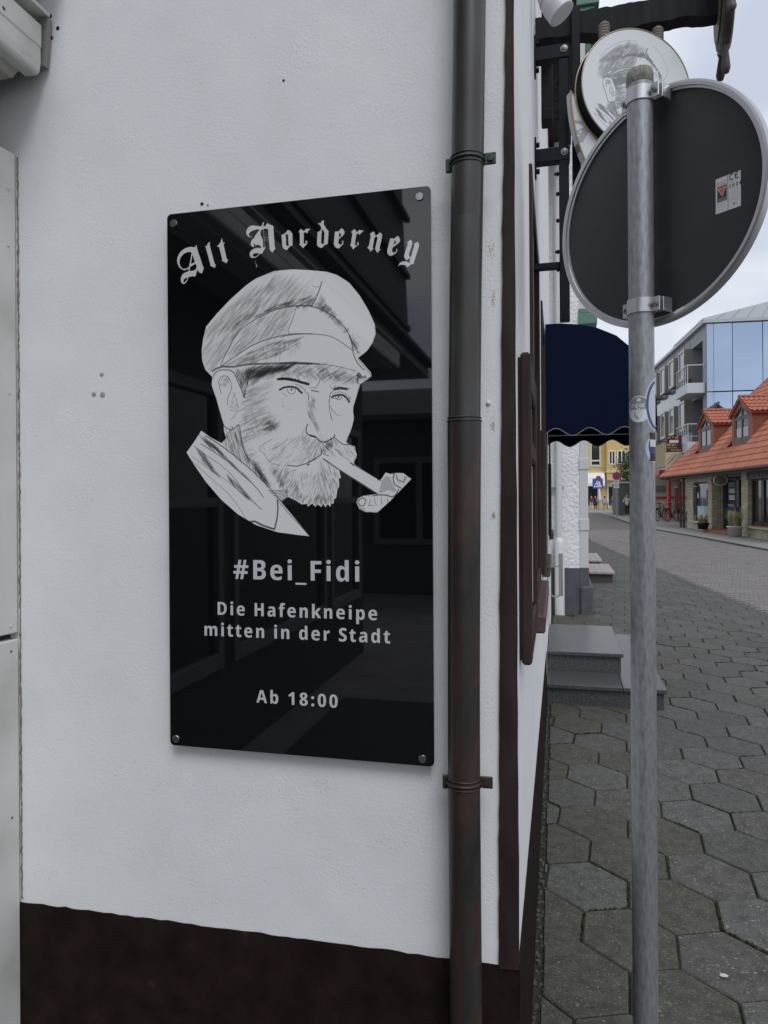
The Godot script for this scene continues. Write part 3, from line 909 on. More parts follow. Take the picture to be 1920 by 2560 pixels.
func pub_house():
	rng.seed = 21
	var t := thing("pub_house", "white plastered corner house with dark brown painted base and corner post", "house")
	var P: Material = mats.plaster
	var s := Shape.new()
	s.span(Vector3(-3.4, -0.1, -0.25), Vector3(0, 6.4, 0))
	obj("side_wall", s, P, t)
	# street front with real openings
	var opens := [[-0.95, -2.0, 1.19, 2.77], [-2.75, -3.7, 1.19, 2.77], [-4.55, -5.65, 0.33, 2.6], [-6.6, -7.6, 1.19, 2.77]]
	s = Shape.new()
	var z := -0.25
	for o in opens:
		s.span(Vector3(-0.25, -0.1, o[0]), Vector3(0, 6.4, z))
		s.span(Vector3(-0.25, -0.1, o[1]), Vector3(0, o[2], o[0]))
		s.span(Vector3(-0.25, o[3], o[1]), Vector3(0, 6.4, o[0]))
		z = o[1]
	s.span(Vector3(-0.25, -0.1, -8.49), Vector3(0, 6.4, z))
	obj("front_wall", s, P, t)
	s = Shape.new()
	s.span(Vector3(-3.4, 0, -8.49), Vector3(-3.15, 6.4, -0.25))
	s.span(Vector3(-3.15, 0, -8.49), Vector3(-0.25, 6.4, -8.24))
	s.span(Vector3(-3.15, 6.2, -8.24), Vector3(-0.25, 6.4, -0.25))
	obj("back_wall", s, P, t)
	s = Shape.new()
	s.prism(PackedVector2Array([Vector2(-3.7, 6.41), Vector2(0.3, 6.41), Vector2(0.3, 6.5), Vector2(-1.7, 8.3), Vector2(-3.7, 6.5)]), -8.7, 0.25)
	obj("roof", s, mats.brown_wood, t)
	# painted base: side and street front
	s = Shape.new()
	var pl := ragged(Vector2(0.0, 0.5585), Vector2(-3.4, 0.5126), 150, 0.0012)
	pl.append(Vector2(-3.4, -0.1)); pl.append(Vector2(0.0, -0.1))
	s.prism(pl, 0.0, 0.0035)
	var base := obj("painted_base", s, mats.brown_paint, t)
	base.set_meta("label", "dark brown painted base of the side wall")
	s = Shape.new()
	s.xf = Transform3D(Basis(Vector3(0, 0, -1), Vector3.UP, Vector3.RIGHT), Vector3.ZERO)
	pl = ragged(Vector2(4.04, 0.41), Vector2(-0.0035, 0.567), 120, 0.0012)
	pl.append(Vector2(-0.0035, -0.1)); pl.append(Vector2(4.04, -0.1))
	s.prism(pl, 0.0005, 0.004)
	obj("painted_base", s, mats.brown_paint, t)
	# corner post, a rough-edged brown board
	s = Shape.new()
	pl = PackedVector2Array()
	var le := [Vector2(-0.0425, 0.553), Vector2(-0.0372, 1.19), Vector2(-0.0245, 2.17), Vector2(-0.0145, 2.7), Vector2(-0.012, 6.3)]
	for i in 4: pl.append_array(ragged(le[i], le[i + 1], 22, 0.0007))
	pl.append(Vector2(0.004, 6.3))
	var re := ragged(Vector2(0.004, 6.2), Vector2(0.0025, 0.557), 70, 0.0006)
	pl.append_array(re)
	s.prism(pl, 0.0004, 0.007)
	obj("corner_post", s, mats.brown_wood, t)
	# windows
	for k in [0, 1, 3]:
		var o: Array = opens[k]
		var fz := Shape.new()
		fz.span(Vector3(-0.06, o[2], o[0] - 0.07), Vector3(0.012, o[3], o[0] + 0.002), 0.004)
		fz.span(Vector3(-0.06, o[2], o[1] - 0.002), Vector3(0.012, o[3], o[1] + 0.07), 0.004)
		fz.span(Vector3(-0.06, o[3] - 0.07, o[1] + 0.07), Vector3(0.011, o[3] + 0.002, o[0] - 0.07), 0.004)
		fz.span(Vector3(-0.06, o[2], o[1] + 0.07), Vector3(0.011, o[2] + 0.07, o[0] - 0.07), 0.004)
		var mid: float = (o[0] + o[1]) / 2
		fz.span(Vector3(-0.05, o[2] + 0.07, mid - 0.03), Vector3(0.0, o[3] - 0.07, mid + 0.03), 0.004)
		var w := obj("window", fz, mats.brown_wood, t)
		var pn := Shape.new()
		pn.span(Vector3(-0.04, o[2] + 0.05, o[1] + 0.05), Vector3(-0.034, o[3] - 0.05, o[0] - 0.05))
		obj("pane", pn, mats.glass_dark, w)
		var sl := Shape.new()
		sl.bev(Vector3(0.0, 1.158, mid), Vector3(0.095, 0.062, 1.1 if k != 1 else 1.0), 0.006)
		obj("sill", sl, mats.sill, w)
	var d := Shape.new()
	d.span(Vector3(-0.2, 0.33, -5.65), Vector3(-0.14, 2.6, -4.55), 0.004)
	d.span(Vector3(-0.139, 0.5, -5.05), Vector3(-0.125, 1.2, -4.65), 0.006)
	d.span(Vector3(-0.139, 0.5, -5.55), Vector3(-0.125, 1.2, -5.15), 0.006)
	var door := obj("door", d, mats.brown_wood, t)
	var pn2 := Shape.new()
	pn2.span(Vector3(-0.139, 1.35, -5.5), Vector3(-0.13, 2.4, -4.7))
	obj("pane", pn2, mats.glass_dark, door)
	# drilled holes, filled plugs and specks in the plaster
	var dark := mat(Color(0.012, 0.011, 0.01), 0.9)
	for h in [[-1.183, 2.803, 0.0055], [-1.163, 2.825, 0.0052], [-1.186, 2.86, 0.0055], [-0.756, 2.327, 0.0042], [-0.74, 2.322, 0.002], [-0.54, 2.6, 0.003]]:
		var c := Shape.new()
		c.cyl(Vector3(h[0], h[1], -0.004), Vector3(h[0], h[1], 0.0012), h[2], -1, 9)
		obj("drill_hole", c, dark, t)
	var plug := mat(Color(0.36, 0.345, 0.3), 0.9)
	for h in [[-1.04, 1.92, 0.006], [-1.063, 1.87, 0.007], [-1.038, 1.868, 0.008]]:
		var c := Shape.new()
		c.lathe([Vector2(h[2], 0.0), Vector2(h[2] * 0.7, 0.0012), Vector2(0.0004, 0.0016)], 10)
		put("filled_hole", c.mesh(), plug, t, Transform3D(Basis(Vector3.RIGHT, PI / 2), Vector3(h[0], h[1], 0.0)))
	# screw of an old clip
	var c2 := Shape.new()
	c2.lathe([Vector2(0.006, 0), Vector2(0.005, 0.003), Vector2(0.0005, 0.004)], 10)
	put("old_clip", c2.mesh(), mats.white_paint, t, Transform3D(Basis(Vector3.RIGHT, PI / 2), Vector3(-0.058, 1.81, 0)))
	# rust that has bled out of the corner post's nails
	var rust := mat(Color(0.56, 0.46, 0.27), 0.9)
	for h in [[-0.047, 2.153, 0.016], [-0.046, 2.045, 0.013], [-0.049, 1.76, 0.009], [-0.049, 1.56, 0.006]]:
		var c := Shape.new()
		for i in 70:
			var p := Vector2(h[0] - absf(rng.randfn(0, h[2] * 0.5)) + 0.004, h[1] + rng.randfn(0, h[2] * 0.8))
			var r := rng.randf_range(0.0004, 0.001)
			c.cyl(Vector3(p.x, p.y, -0.002), Vector3(p.x, p.y, 0.0006), r, -1, 6)
		obj("rust_stain", c, rust, t).set_meta("kind", "stuff")
	# grime specks caught in the plaster
	var gs := Shape.new()
	for i in 150:
		var p := Vector2(rng.randf_range(-1.27, -0.05), rng.randf_range(0.6, 2.95))
		var r := rng.randf_range(0.0003, 0.0011)
		gs.cyl(Vector3(p.x, p.y, -0.002), Vector3(p.x, p.y, 0.0005), r, -1, 5)
	for q in [[-0.9, 0.905, 0.06], [-0.62, 0.88, 0.05], [-0.45, 0.92, 0.03], [-0.3, 0.8, 0.03], [-1.2, 0.62, 0.05], [-0.8, 0.6, 0.07]]:
		for i in 60:
			var p := Vector2(q[0] + rng.randfn(0, q[2]), q[1] + rng.randfn(0, 0.012))
			gs.cyl(Vector3(p.x, p.y, -0.002), Vector3(p.x, p.y, 0.0005), rng.randf_range(0.0004, 0.001), -1, 5)
	obj("grime_specks", gs, mat(Color(0.3, 0.29, 0.27), 0.9), t).set_meta("kind", "stuff")
	# two narrow wooden cases on the front wall
	case_on_wall(-0.12, -0.66, "tall brown wooden menu case between corner post and window sill")
	case_on_wall(-2.15, -2.66, "brown wooden menu case between the pub's two windows")
	case_on_wall(-5.9, -6.35, "brown wooden menu case beyond the doorsteps")

func case_on_wall(z0: float, z1: float, label: String):
	var t := thing("menu_case", label, "menu case", Vector3(0, 1.2, (z0 + z1) / 2), 0, "menu cases on the pub front")
	var w := absf(z1 - z0)
	var h := 0.745
	var s := Shape.new()
	s.bev(Vector3(0.008, h / 2, 0), Vector3(0.016, h - 0.02, w - 0.02), 0.002)
	obj("back_board", s, mats.brown_wood, t)
	s = Shape.new()
	s.bev(Vector3(0.018, h / 2, w / 2 - 0.035), Vector3(0.024, h, 0.07), 0.006)
	s.bev(Vector3(0.018, h / 2, -w / 2 + 0.035), Vector3(0.024, h, 0.07), 0.006)
	s.bev(Vector3(0.018, h - 0.04, 0), Vector3(0.022, 0.08, w - 0.14), 0.005)
	s.bev(Vector3(0.018, 0.04, 0), Vector3(0.022, 0.08, w - 0.14), 0.005)
	s.bev(Vector3(0.018, h * 0.7, 0), Vector3(0.022, 0.05, w - 0.14), 0.005)
	obj("frame", s, mats.brown_wood, t)
	s = Shape.new()
	s.span(Vector3(0.0165, 0.09, -w / 2 + 0.08), Vector3(0.018, h * 0.7 - 0.03, w / 2 - 0.08))
	obj("sheet", s, mat(Color(0.7, 0.69, 0.66), 0.8), t)
	s = Shape.new()
	s.span(Vector3(0.0165, h * 0.7 + 0.03, -w / 2 + 0.08), Vector3(0.0185, h - 0.085, w / 2 - 0.08))
	obj("top_panel", s, mat(Color(0.012, 0.012, 0.017), 0.4), t)

# ---------- the lower shop building that joins the pub on the left and runs back past the camera
func shop_house():
	var t := thing("shop_house", "low shop with white sheet cladding meeting the pub's side wall", "building")
	var s: Shape
	var W: Material = mats.white_paint
	# sheet cladding: two sheets one above the other
	var dz := 0.5
	for y in [[1.252, 2.511], [-0.05, 1.236]]:
		s = Shape.new()
		s.xf = Transform3D(Basis(Vector3.UP, deg_to_rad(-6.5)), Vector3(-1.29 if y[0] > 1 else -1.2885, 0, 0.006))
		s.bev(Vector3(-0.016, (y[0] + y[1]) / 2, dz / 2), Vector3(0.032, y[1] - y[0], dz), 0.003)
		obj("cladding_sheet", s, W, t)
	s = Shape.new()
	s.xf = Transform3D(Basis(Vector3.UP, deg_to_rad(-6.5)), Vector3(-1.31, 0, 0.008))
	s.span(Vector3(-0.03, 1.225, 0), Vector3(-0.004, 1.262, dz))
	obj("joint_strip", s, mat(Color(0.03, 0.028, 0.025), 0.9), t)
	for y in [2.41, 2.262, 1.878, 1.272, 1.207, 0.775]:
		var c := Shape.new()
		c.lathe([Vector2(0.0045, 0), Vector2(0.0035, 0.0016), Vector2(0.0005, 0.002)], 12)
		put("screw", c.mesh(), mat(Color(0.13, 0.125, 0.11), 0.5, 0.3) if y < 1.25 else W, t, Transform3D(Basis(Vector3(0, 0, 1), -PI / 2), Vector3(-1.2925, y, 0.03)))
	# dirt and old sealant in the corner where cladding meets plaster
	s = Shape.new()
	rng.seed = 31
	var sp := []
	var sr := []
	for i in 220:
		sp.append(Vector3(-1.288 + rng.randfn(0, 0.0007), 0.55 + 1.955 * i / 219.0, 0.0005))
		sr.append(clampf(0.0022 + rng.randfn(0, 0.0006), 0.0012, 0.0036))
	s.tube(sp, sr, 6)
	obj("sealant", s, tri_mat(ramp(noise_image(128, 0.05, 4, 33), [[0.0, Color(0.04, 0.035, 0.028)], [0.5, Color(0.2, 0.185, 0.15)], [1.0, Color(0.5, 0.49, 0.45)]]), 0.25, 0.9), t)
	# shopfront set back, ceiling of the overhang, roof
	var dk := mat(Color(0.035, 0.033, 0.034), 0.7)
	s = Shape.new()
	s.span(Vector3(-2.1, -0.05, 0.52), Vector3(-1.95, 0.55, 5.9))
	s.span(Vector3(-2.1, 2.3, 0.52), Vector3(-1.95, 2.86, 5.9))
	for z in [0.52, 2.55, 4.6, 5.75]: s.span(Vector3(-2.1, 0.55, z), Vector3(-1.95, 2.3, z + 0.15))
	s.span(Vector3(-4.2, -0.05, 0.004), Vector3(-2.1, 2.86, 0.2))
	s.span(Vector3(-2.1, -0.05, 0.35), Vector3(-1.335, 2.86, 0.5))
	s.span(Vector3(-4.2, -0.05, 5.75), Vector3(-2.1, 2.86, 5.9))
	s.span(Vector3(-4.2, -0.05, 0.2), Vector3(-4.05, 2.86, 5.75))
	obj("wall", s, dk, t)
	var lf := mat(Color(0.16, 0.165, 0.175), 0.5)
	for a in [[0.67, 2.55], [2.7, 4.6], [4.75, 5.75]]:
		s = Shape.new()
		var z0: float = a[0]
		var z1: float = a[1]
		s.span(Vector3(-1.99, 0.55, z0), Vector3(-1.93, 2.3, z0 + 0.07), 0.004)
		s.span(Vector3(-1.99, 0.55, z1 - 0.07), Vector3(-1.93, 2.3, z1), 0.004)
		s.span(Vector3(-1.99, 0.55, z0 + 0.07), Vector3(-1.93, 0.65, z1 - 0.07), 0.004)
		s.span(Vector3(-1.99, 2.23, z0 + 0.07), Vector3(-1.93, 2.3, z1 - 0.07), 0.004)
		s.span(Vector3(-1.985, 1.55, z0 + 0.07), Vector3(-1.935, 1.61, z1 - 0.07), 0.004)
		var w := obj("window", s, lf, t)
		s = Shape.new()
		s.span(Vector3(-1.975, 0.6, z0 + 0.05), Vector3(-1.969, 2.27, z1 - 0.05))
		obj("pane", s, mats.glass_dark, w)
	s = Shape.new()
	s.span(Vector3(-4.2, 2.865, 0.004), Vector3(-1.22, 2.95, 5.95), 0.004)
	obj("eaves", s, mat(Color(0.3, 0.295, 0.27), 0.7), t)
	s = Shape.new()
	s.prism(PackedVector2Array([Vector2(-4.3, 2.955), Vector2(-1.13, 2.955), Vector2(-1.13, 2.99), Vector2(-1.42, 3.2), Vector2(-1.5, 5.2), Vector2(-4.3, 5.4)]), 0.05, 5.85)
	obj("roof", s, mat(Color(0.04, 0.042, 0.05), 0.6), t)
	s = Shape.new()
	for y in [3.35, 3.9, 4.5]: s.span(Vector3(-1.46, y, 0.05), Vector3(-1.4, y + 0.05, 5.85))
	obj("roof_batten", s, mat(Color(0.02, 0.021, 0.025), 0.6), t)
	# awning cassette under the eaves
	var a := thing("awning_box", "off-white awning cassette under the shop eaves above the white cladding", "awning box", Vector3(-1.19, 2.69, 0.02))
	s = Shape.new()
	s.prism(PackedVector2Array([Vector2(-0.26, 0.012), Vector2(-0.05, 0.012), Vector2(-0.05, 0.16), Vector2(-0.26, 0.16)]), 0.03, 4.3)
	obj("housing", s, W, a)
	s = Shape.new()
	s.prism(PackedVector2Array([Vector2(-0.045, 0.002), Vector2(-0.014, 0.0), Vector2(-0.007, 0.003), Vector2(-0.003, 0.009), Vector2(0.0, 0.03), Vector2(0.0, 0.068), Vector2(0.0025, 0.07), Vector2(0.0025, 0.126), Vector2(-0.004, 0.13), Vector2(-0.045, 0.132)]), 0.012, 4.3)
	obj("front_bar", s, W, a)
	s = Shape.new()
	s.prism(PackedVector2Array([Vector2(-0.16, -0.012), Vector2(-0.07, -0.008), Vector2(-0.05, 0.008), Vector2(-0.16, 0.008)]), 0.03, 4.3)
	obj("fabric_roll", s, mat(Color(0.5, 0.49, 0.45), 0.9), a)
	s = Shape.new()
	s.prism(PackedVector2Array([Vector2(-0.27, 0.165), Vector2(0.018, 0.152), Vector2(0.02, 0.16), Vector2(-0.27, 0.173)]), 0.0, 4.32)
	obj("lid", s, W, a)
	s = Shape.new()
	s.prism(PackedVector2Array([Vector2(-0.04, 0.03), Vector2(0.004, 0.028), Vector2(0.016, 0.15), Vector2(-0.04, 0.15)]), -0.012, 0.004)
	obj("end_cap", s, mat(Color(0.22, 0.215, 0.2), 0.6), a)
	for y in [0.085]:
		var c := Shape.new()
		c.lathe([Vector2(0.006, 0), Vector2(0.005, 0.003), Vector2(0.0005, 0.004)], 12)
		put("screw", c.mesh(), mat(Color(0.1, 0.1, 0.1), 0.4), a, Transform3D(Basis(Vector3(0, 0, 1), -PI / 2), Vector3(0.0, y, 0.14)))
	tag(a, "off-white awning cassette under the shop eaves above the white cladding", "awning box")

# ---------- a low house across the yard behind the camera; the glossy board mirrors it
func rear_house():
	var t := thing("rear_house", "low dark brick house across the yard, mirrored in the glossy sign board", "house", Vector3(-5.0, 0, 10.5))
	var s := Shape.new()
	s.span(Vector3(-5, -0.05, 0), Vector3(4.2, 2.9, 3))
	obj("wall", s, mat(Color(0.05, 0.045, 0.045), 0.85), t)
	s = Shape.new()
	s.prism(PackedVector2Array([Vector2(-0.4, 2.905), Vector2(3.4, 2.905), Vector2(3.4, 3.0), Vector2(1.5, 3.7), Vector2(-0.4, 3.0)]), -4.6, 5.4)
	s.xf = Transform3D()
	put("roof", s.mesh(), mat(Color(0.045, 0.04, 0.04), 0.7), t, Transform3D(Basis(Vector3(0, 0, 1), Vector3.UP, Vector3(-1, 0, 0)), Vector3(0, 0, 0)))
	for x in [-3.2, -0.6, 2.0]:
		s = Shape.new()
		for b in [[x, x + 0.1, 0.8, 2.3], [x + 1.5, x + 1.6, 0.8, 2.3], [x + 0.1, x + 1.5, 0.8, 0.9], [x + 0.1, x + 1.5, 2.2, 2.3], [x + 0.75, x + 0.85, 0.9, 2.2]]: s.span(Vector3(b[0], b[2], -0.05), Vector3(b[1], b[3], 0.02))
		var w := obj("window", s, mat(Color(0.14, 0.14, 0.15), 0.5), t)
		s = Shape.new()
		s.span(Vector3(x + 0.08, 0.88, -0.012), Vector3(x + 1.52, 2.22, -0.004))
		obj("pane", s, mats.glass_dark, w)

# ---------- the next house, which steps forward into the street
func next_house():
	var t := thing("next_house", "white rough-cast house with grey base stepping forward beyond the pub", "house")
	var s := Shape.new()
	s.span(Vector3(-2.5, -0.1, -26.0), Vector3(0.385, 9.2, -8.5))
	s.span(Vector3(0.385, -0.1, -26.0), Vector3(0.46, 9.2, -8.8))
	obj("wall", s, mats.plaster_far, t)
	var pale := mat(Color(0.58, 0.585, 0.58), 0.7)
	s = Shape.new()
	s.span(Vector3(0.385, 0.63, -8.8), Vector3(0.498, 3.9, -8.49), 0.006)
	obj("corner_pilaster", s, pale, t)
	for y in [[1.14, 1.3], [1.97, 2.125], [2.9, 3.05], [5.2, 5.35]]:
		s = Shape.new()
		s.span(Vector3(0.38, y[0], -8.81), Vector3(0.51, y[1], -8.478), 0.006)
		obj("band", s, pale, t)
	var gr := tri_mat(ramp(noise_image(256, 0.02, 4, 301), [[0.0, Color(0.07, 0.078, 0.09)], [1.0, Color(0.1, 0.108, 0.12)]]), 1.0, 0.85)
	s = Shape.new()
	s.span(Vector3(0.0, -0.1, -8.495), Vector3(0.383, 0.628, -8.485))
	s.span(Vector3(0.384, -0.1, -26.0), Vector3(0.504, 0.629, -8.48))
	obj("grey_base", s, gr, t)
	s = Shape.new()
	s.span(Vector3(0.386, -0.1, -26.0), Vector3(0.56, 0.385, -8.44), 0.02)
	obj("base_foot", s, gr, t)
	# projecting bay with green trim
	var green := mat(Color(0.1, 0.21, 0.17), 0.6)
	var green2 := mat(Color(0.06, 0.13, 0.11), 0.6)
	s = Shape.new()
	s.span(Vector3(0.386, 4.1, -12.5), Vector3(0.53, 8.1, -8.52))
	var bay := obj("bay", s, mat(Color(0.55, 0.6, 0.6), 0.7), t)
	s = Shape.new()
	s.span(Vector3(0.384, 3.94, -12.6), Vector3(0.63, 4.09, -8.46), 0.01)
	s.span(Vector3(0.384, 4.09, -12.55), Vector3(0.6, 4.16, -8.48), 0.01)
	obj("sill_cornice", s, green, bay)
	s = Shape.new()
	s.span(Vector3(0.384, 8.1, -12.6), Vector3(0.62, 8.24, -8.46), 0.01)
	s.span(Vector3(0.384, 8.24, -12.7), Vector3(0.68, 8.44, -8.42), 0.01)
	obj("roof_cornice", s, green, bay)
	for x in [[0.5, 0.57]]:
		s = Shape.new()
		s.span(Vector3(x[0], 4.16, -12.52), Vector3(x[1], 8.1, -8.5), 0.01)
		obj("corner_trim", s, green2, bay)
	s = Shape.new()
	s.span(Vector3(-2.6, 9.2, -26.1), Vector3(0.7, 9.4, -8.3))
	obj("roof", s, mat(Color(0.1, 0.09, 0.085), 0.8), t)
	# white downpipe in the corner
	var p := thing("white_downpipe", "white downpipe with thicker lower sleeve against the rough-cast wall", "downpipe", Vector3(0.115, 0, -8.42))
	s = Shape.new()
	s.cyl(Vector3(0, 1.0, 0), Vector3(0, 9.1, 0), 0.042, -1, 20)
	obj("pipe", s, mat(Color(0.6, 0.6, 0.58), 0.45), p)
	s = Shape.new()
	s.lathe([Vector2(0.066, -0.1), Vector2(0.066, 0.93), Vector2(0.06, 0.98), Vector2(0.045, 1.05), Vector2(0.042, 1.05)], 22)
	obj("sleeve", s, mat(Color(0.66, 0.66, 0.64), 0.4), p)
	s = Shape.new()
	for y in [1.72, 3.5]:
		s = Shape.new()
		s.bev(Vector3(-0.02, y, -0.03), Vector3(0.16, 0.03, 0.05), 0.004)
		obj("clip", s, mats.galva, p)
	# its doorsteps
	var ss := thing("house_steps", "pair of pale pinkish granite steps beyond the grey base", "steps", Vector3(0.5, 0, -14.0))
	var pk := tri_mat(speckled(256, Color(0.3, 0.265, 0.255), 3000, 311), 0.5, 0.6)
	s = Shape.new()
	s.span(Vector3(0.062, 0.16, 0.0), Vector3(0.62, 0.2, 1.75), 0.004)
	obj("tread", s, pk, ss)
	s = Shape.new()
	s.span(Vector3(0.062, -0.05, 0.05), Vector3(0.58, 0.16, 1.7))
	obj("riser", s, mat(Color(0.07, 0.055, 0.05), 0.8), ss)
	s = Shape.new()
	s.span(Vector3(0.062, 0.2, -2.4), Vector3(0.52, 0.24, -0.3), 0.004)
	obj("tread", s, pk, ss)
	s = Shape.new()
	s.span(Vector3(0.062, -0.05, -2.35), Vector3(0.48, 0.2, -0.35))
	obj("riser", s, mat(Color(0.07, 0.055, 0.05), 0.8), ss)

# ---------- sign board
func sign_board():
	var W := 0.6545
	var H := 1.3
	var t := thing("sign_board", "glossy black pub sign board with drawn sailor smoking a pipe", "sign", Vector3(-0.8355, 0.998, 0.0))
	var k := 2000.0 / 13000.0
	var cv := Canvas.new(1008, 2000, 0)
	for gl in GLYPHS:
		var cs := []
		for c in gl: cs.append(pts_of(c, 0, Vector2.ZERO, k))
		cv.fill(cs, 205)
	for f in FINE: cv.line(Array(pts_of(f, 1, Vector2.ZERO, k)), f[0] * k, 195)
	draw_portrait(cv, Vector2.ZERO, k, 248, 8, true, 1.0)
	var m := StandardMaterial3D.new()
	m.albedo_texture = cv.texture(Color(0.004, 0.0045, 0.006), Color(0.8, 0.805, 0.8))
	m.roughness = 0.02
	m.metallic_specular = 0.75
	var s := Shape.new()
	var pl := PackedVector2Array()
	var r := 0.011
	for c in [[W - r, H - r, 0], [r, H - r, 1], [r, r, 2], [W - r, r, 3]]:
		for i in 7:
			var an: float = (c[2] + i / 6.0) * PI / 2
			pl.append(Vector2(c[0] + cos(an) * r, c[1] + sin(an) * r))
	s.prism(pl, 0.022, 0.028, Rect2(0, 0, W, H))
	obj("panel", s, m, t)
	var lm := mat(Color(0.58, 0.59, 0.6), 0.12)
	var rows := [["#Bei_Fidi", 171.0, 487.0, 889.5, 45.5], ["Die Hafenkneipe", 129.0, 530.0, 976.5, 30.4], ["mitten in der Stadt", 94.0, 562.0, 1028.0, 30.4], ["Ab 18:00", 228.0, 430.0, 1182.0, 29.5]]
	for a in rows:
		words(a[0], (a[2] - a[1]) / 1000.0, a[4] / 1000.0, lm, t, Transform3D(Basis(), Vector3(a[1] / 1000.0, H - a[3] / 1000.0, 0.0283)))
	for q in [[18.3, 23.6], [629.0, 22.4], [16.0, 1283.5], [628.0, 1284.0]]:
		var c := Shape.new()
		c.lathe([Vector2(0.006, -0.028), Vector2(0.006, 0.0), Vector2(0.009, 0.0), Vector2(0.009, 0.0025), Vector2(0.0083, 0.0033), Vector2(0.0004, 0.0034)], 24, false)
		put("fixing_screw", c.mesh(), mats.steel, t, Transform3D(Basis(Vector3.RIGHT, PI / 2), Vector3(q[0] / 1000.0, H - q[1] / 1000.0, 0.0283)))

# ---------- copper downpipe beside the board
func downpipe():
	var t := thing("copper_downpipe", "dark weathered copper downpipe between sign board and corner post", "downpipe")
	var s := Shape.new()
	var r := 0.0348
	s.tube([Vector3(-0.058, 5.0, 0.062), Vector3(-0.087, 2.7, 0.062), Vector3(-0.0945, 2.3, 0.062), Vector3(-0.1, 2.05, 0.062), Vector3(-0.1045, 1.755, 0.062)], r, 40)
	obj("upper_pipe", s, mats.copper_old, t)
	s = Shape.new()
	s.tube([Vector3(-0.1045, 1.765, 0.062), Vector3(-0.1047, 1.75, 0.062), Vector3(-0.1055, 1.6, 0.062), Vector3(-0.109, 1.2, 0.062), Vector3(-0.1098, 0.95, 0.062), Vector3(-0.1085, 0.5, 0.062), Vector3(-0.1085, -0.1, 0.062)], [r + 0.0016, r + 0.0018, r + 0.0006, r, r, r, r], 40)
	obj("lower_pipe", s, mats.copper, t)
	s = Shape.new()
	s.tube(circle(Vector3(-0.1045, 1.765, 0.062), r + 0.0018, Vector3.UP, 36), 0.0018, 6, true)
	s.tube(circle(Vector3(-0.1045, 1.772, 0.062), r + 0.0002, Vector3.UP, 36), 0.0022, 6, true)
	obj("joint", s, mats.verdigris, t)
	for a in [[-0.0948, 2.325, mats.verdigris], [-0.1098, 0.985, mats.copper]]:
		var c := Vector3(a[0], a[1], 0.062)
		s = Shape.new()
		for y in [-0.009, 0.0, 0.009]: s.tube(circle(c + Vector3(0, y, 0), r + (0.0014 if y == 0.0 else 0.0004), Vector3.UP, 36), 0.0032 if y == 0.0 else 0.002, 8, true)
		s.bev(c + Vector3(r + 0.014, 0.002, 0.0), Vector3(0.026, 0.026, 0.005), 0.002)
		s.bev(c + Vector3(-r - 0.006, -0.004, 0.0), Vector3(0.012, 0.03, 0.008), 0.002)
		s.cyl(c + Vector3(r + 0.016, 0.002, 0.001), c + Vector3(r + 0.016, 0.002, 0.008), 0.007, -1, 12)
		s.cyl(c + Vector3(0, 0, -r), Vector3(c.x, c.y, -0.01), 0.005, -1, 8)
		obj("clamp", s, a[2], t)

func circle(c: Vector3, r: float, axis: Vector3, n: int) -> Array:
	var u := axis.cross(Vector3.RIGHT if absf(axis.x) < 0.9 else Vector3.UP).normalized()
	var w := axis.cross(u).normalized()
	var o := []
	for i in n: o.append(c + u * cos(TAU * i / n) * r + w * sin(TAU * i / n) * r)
	return o

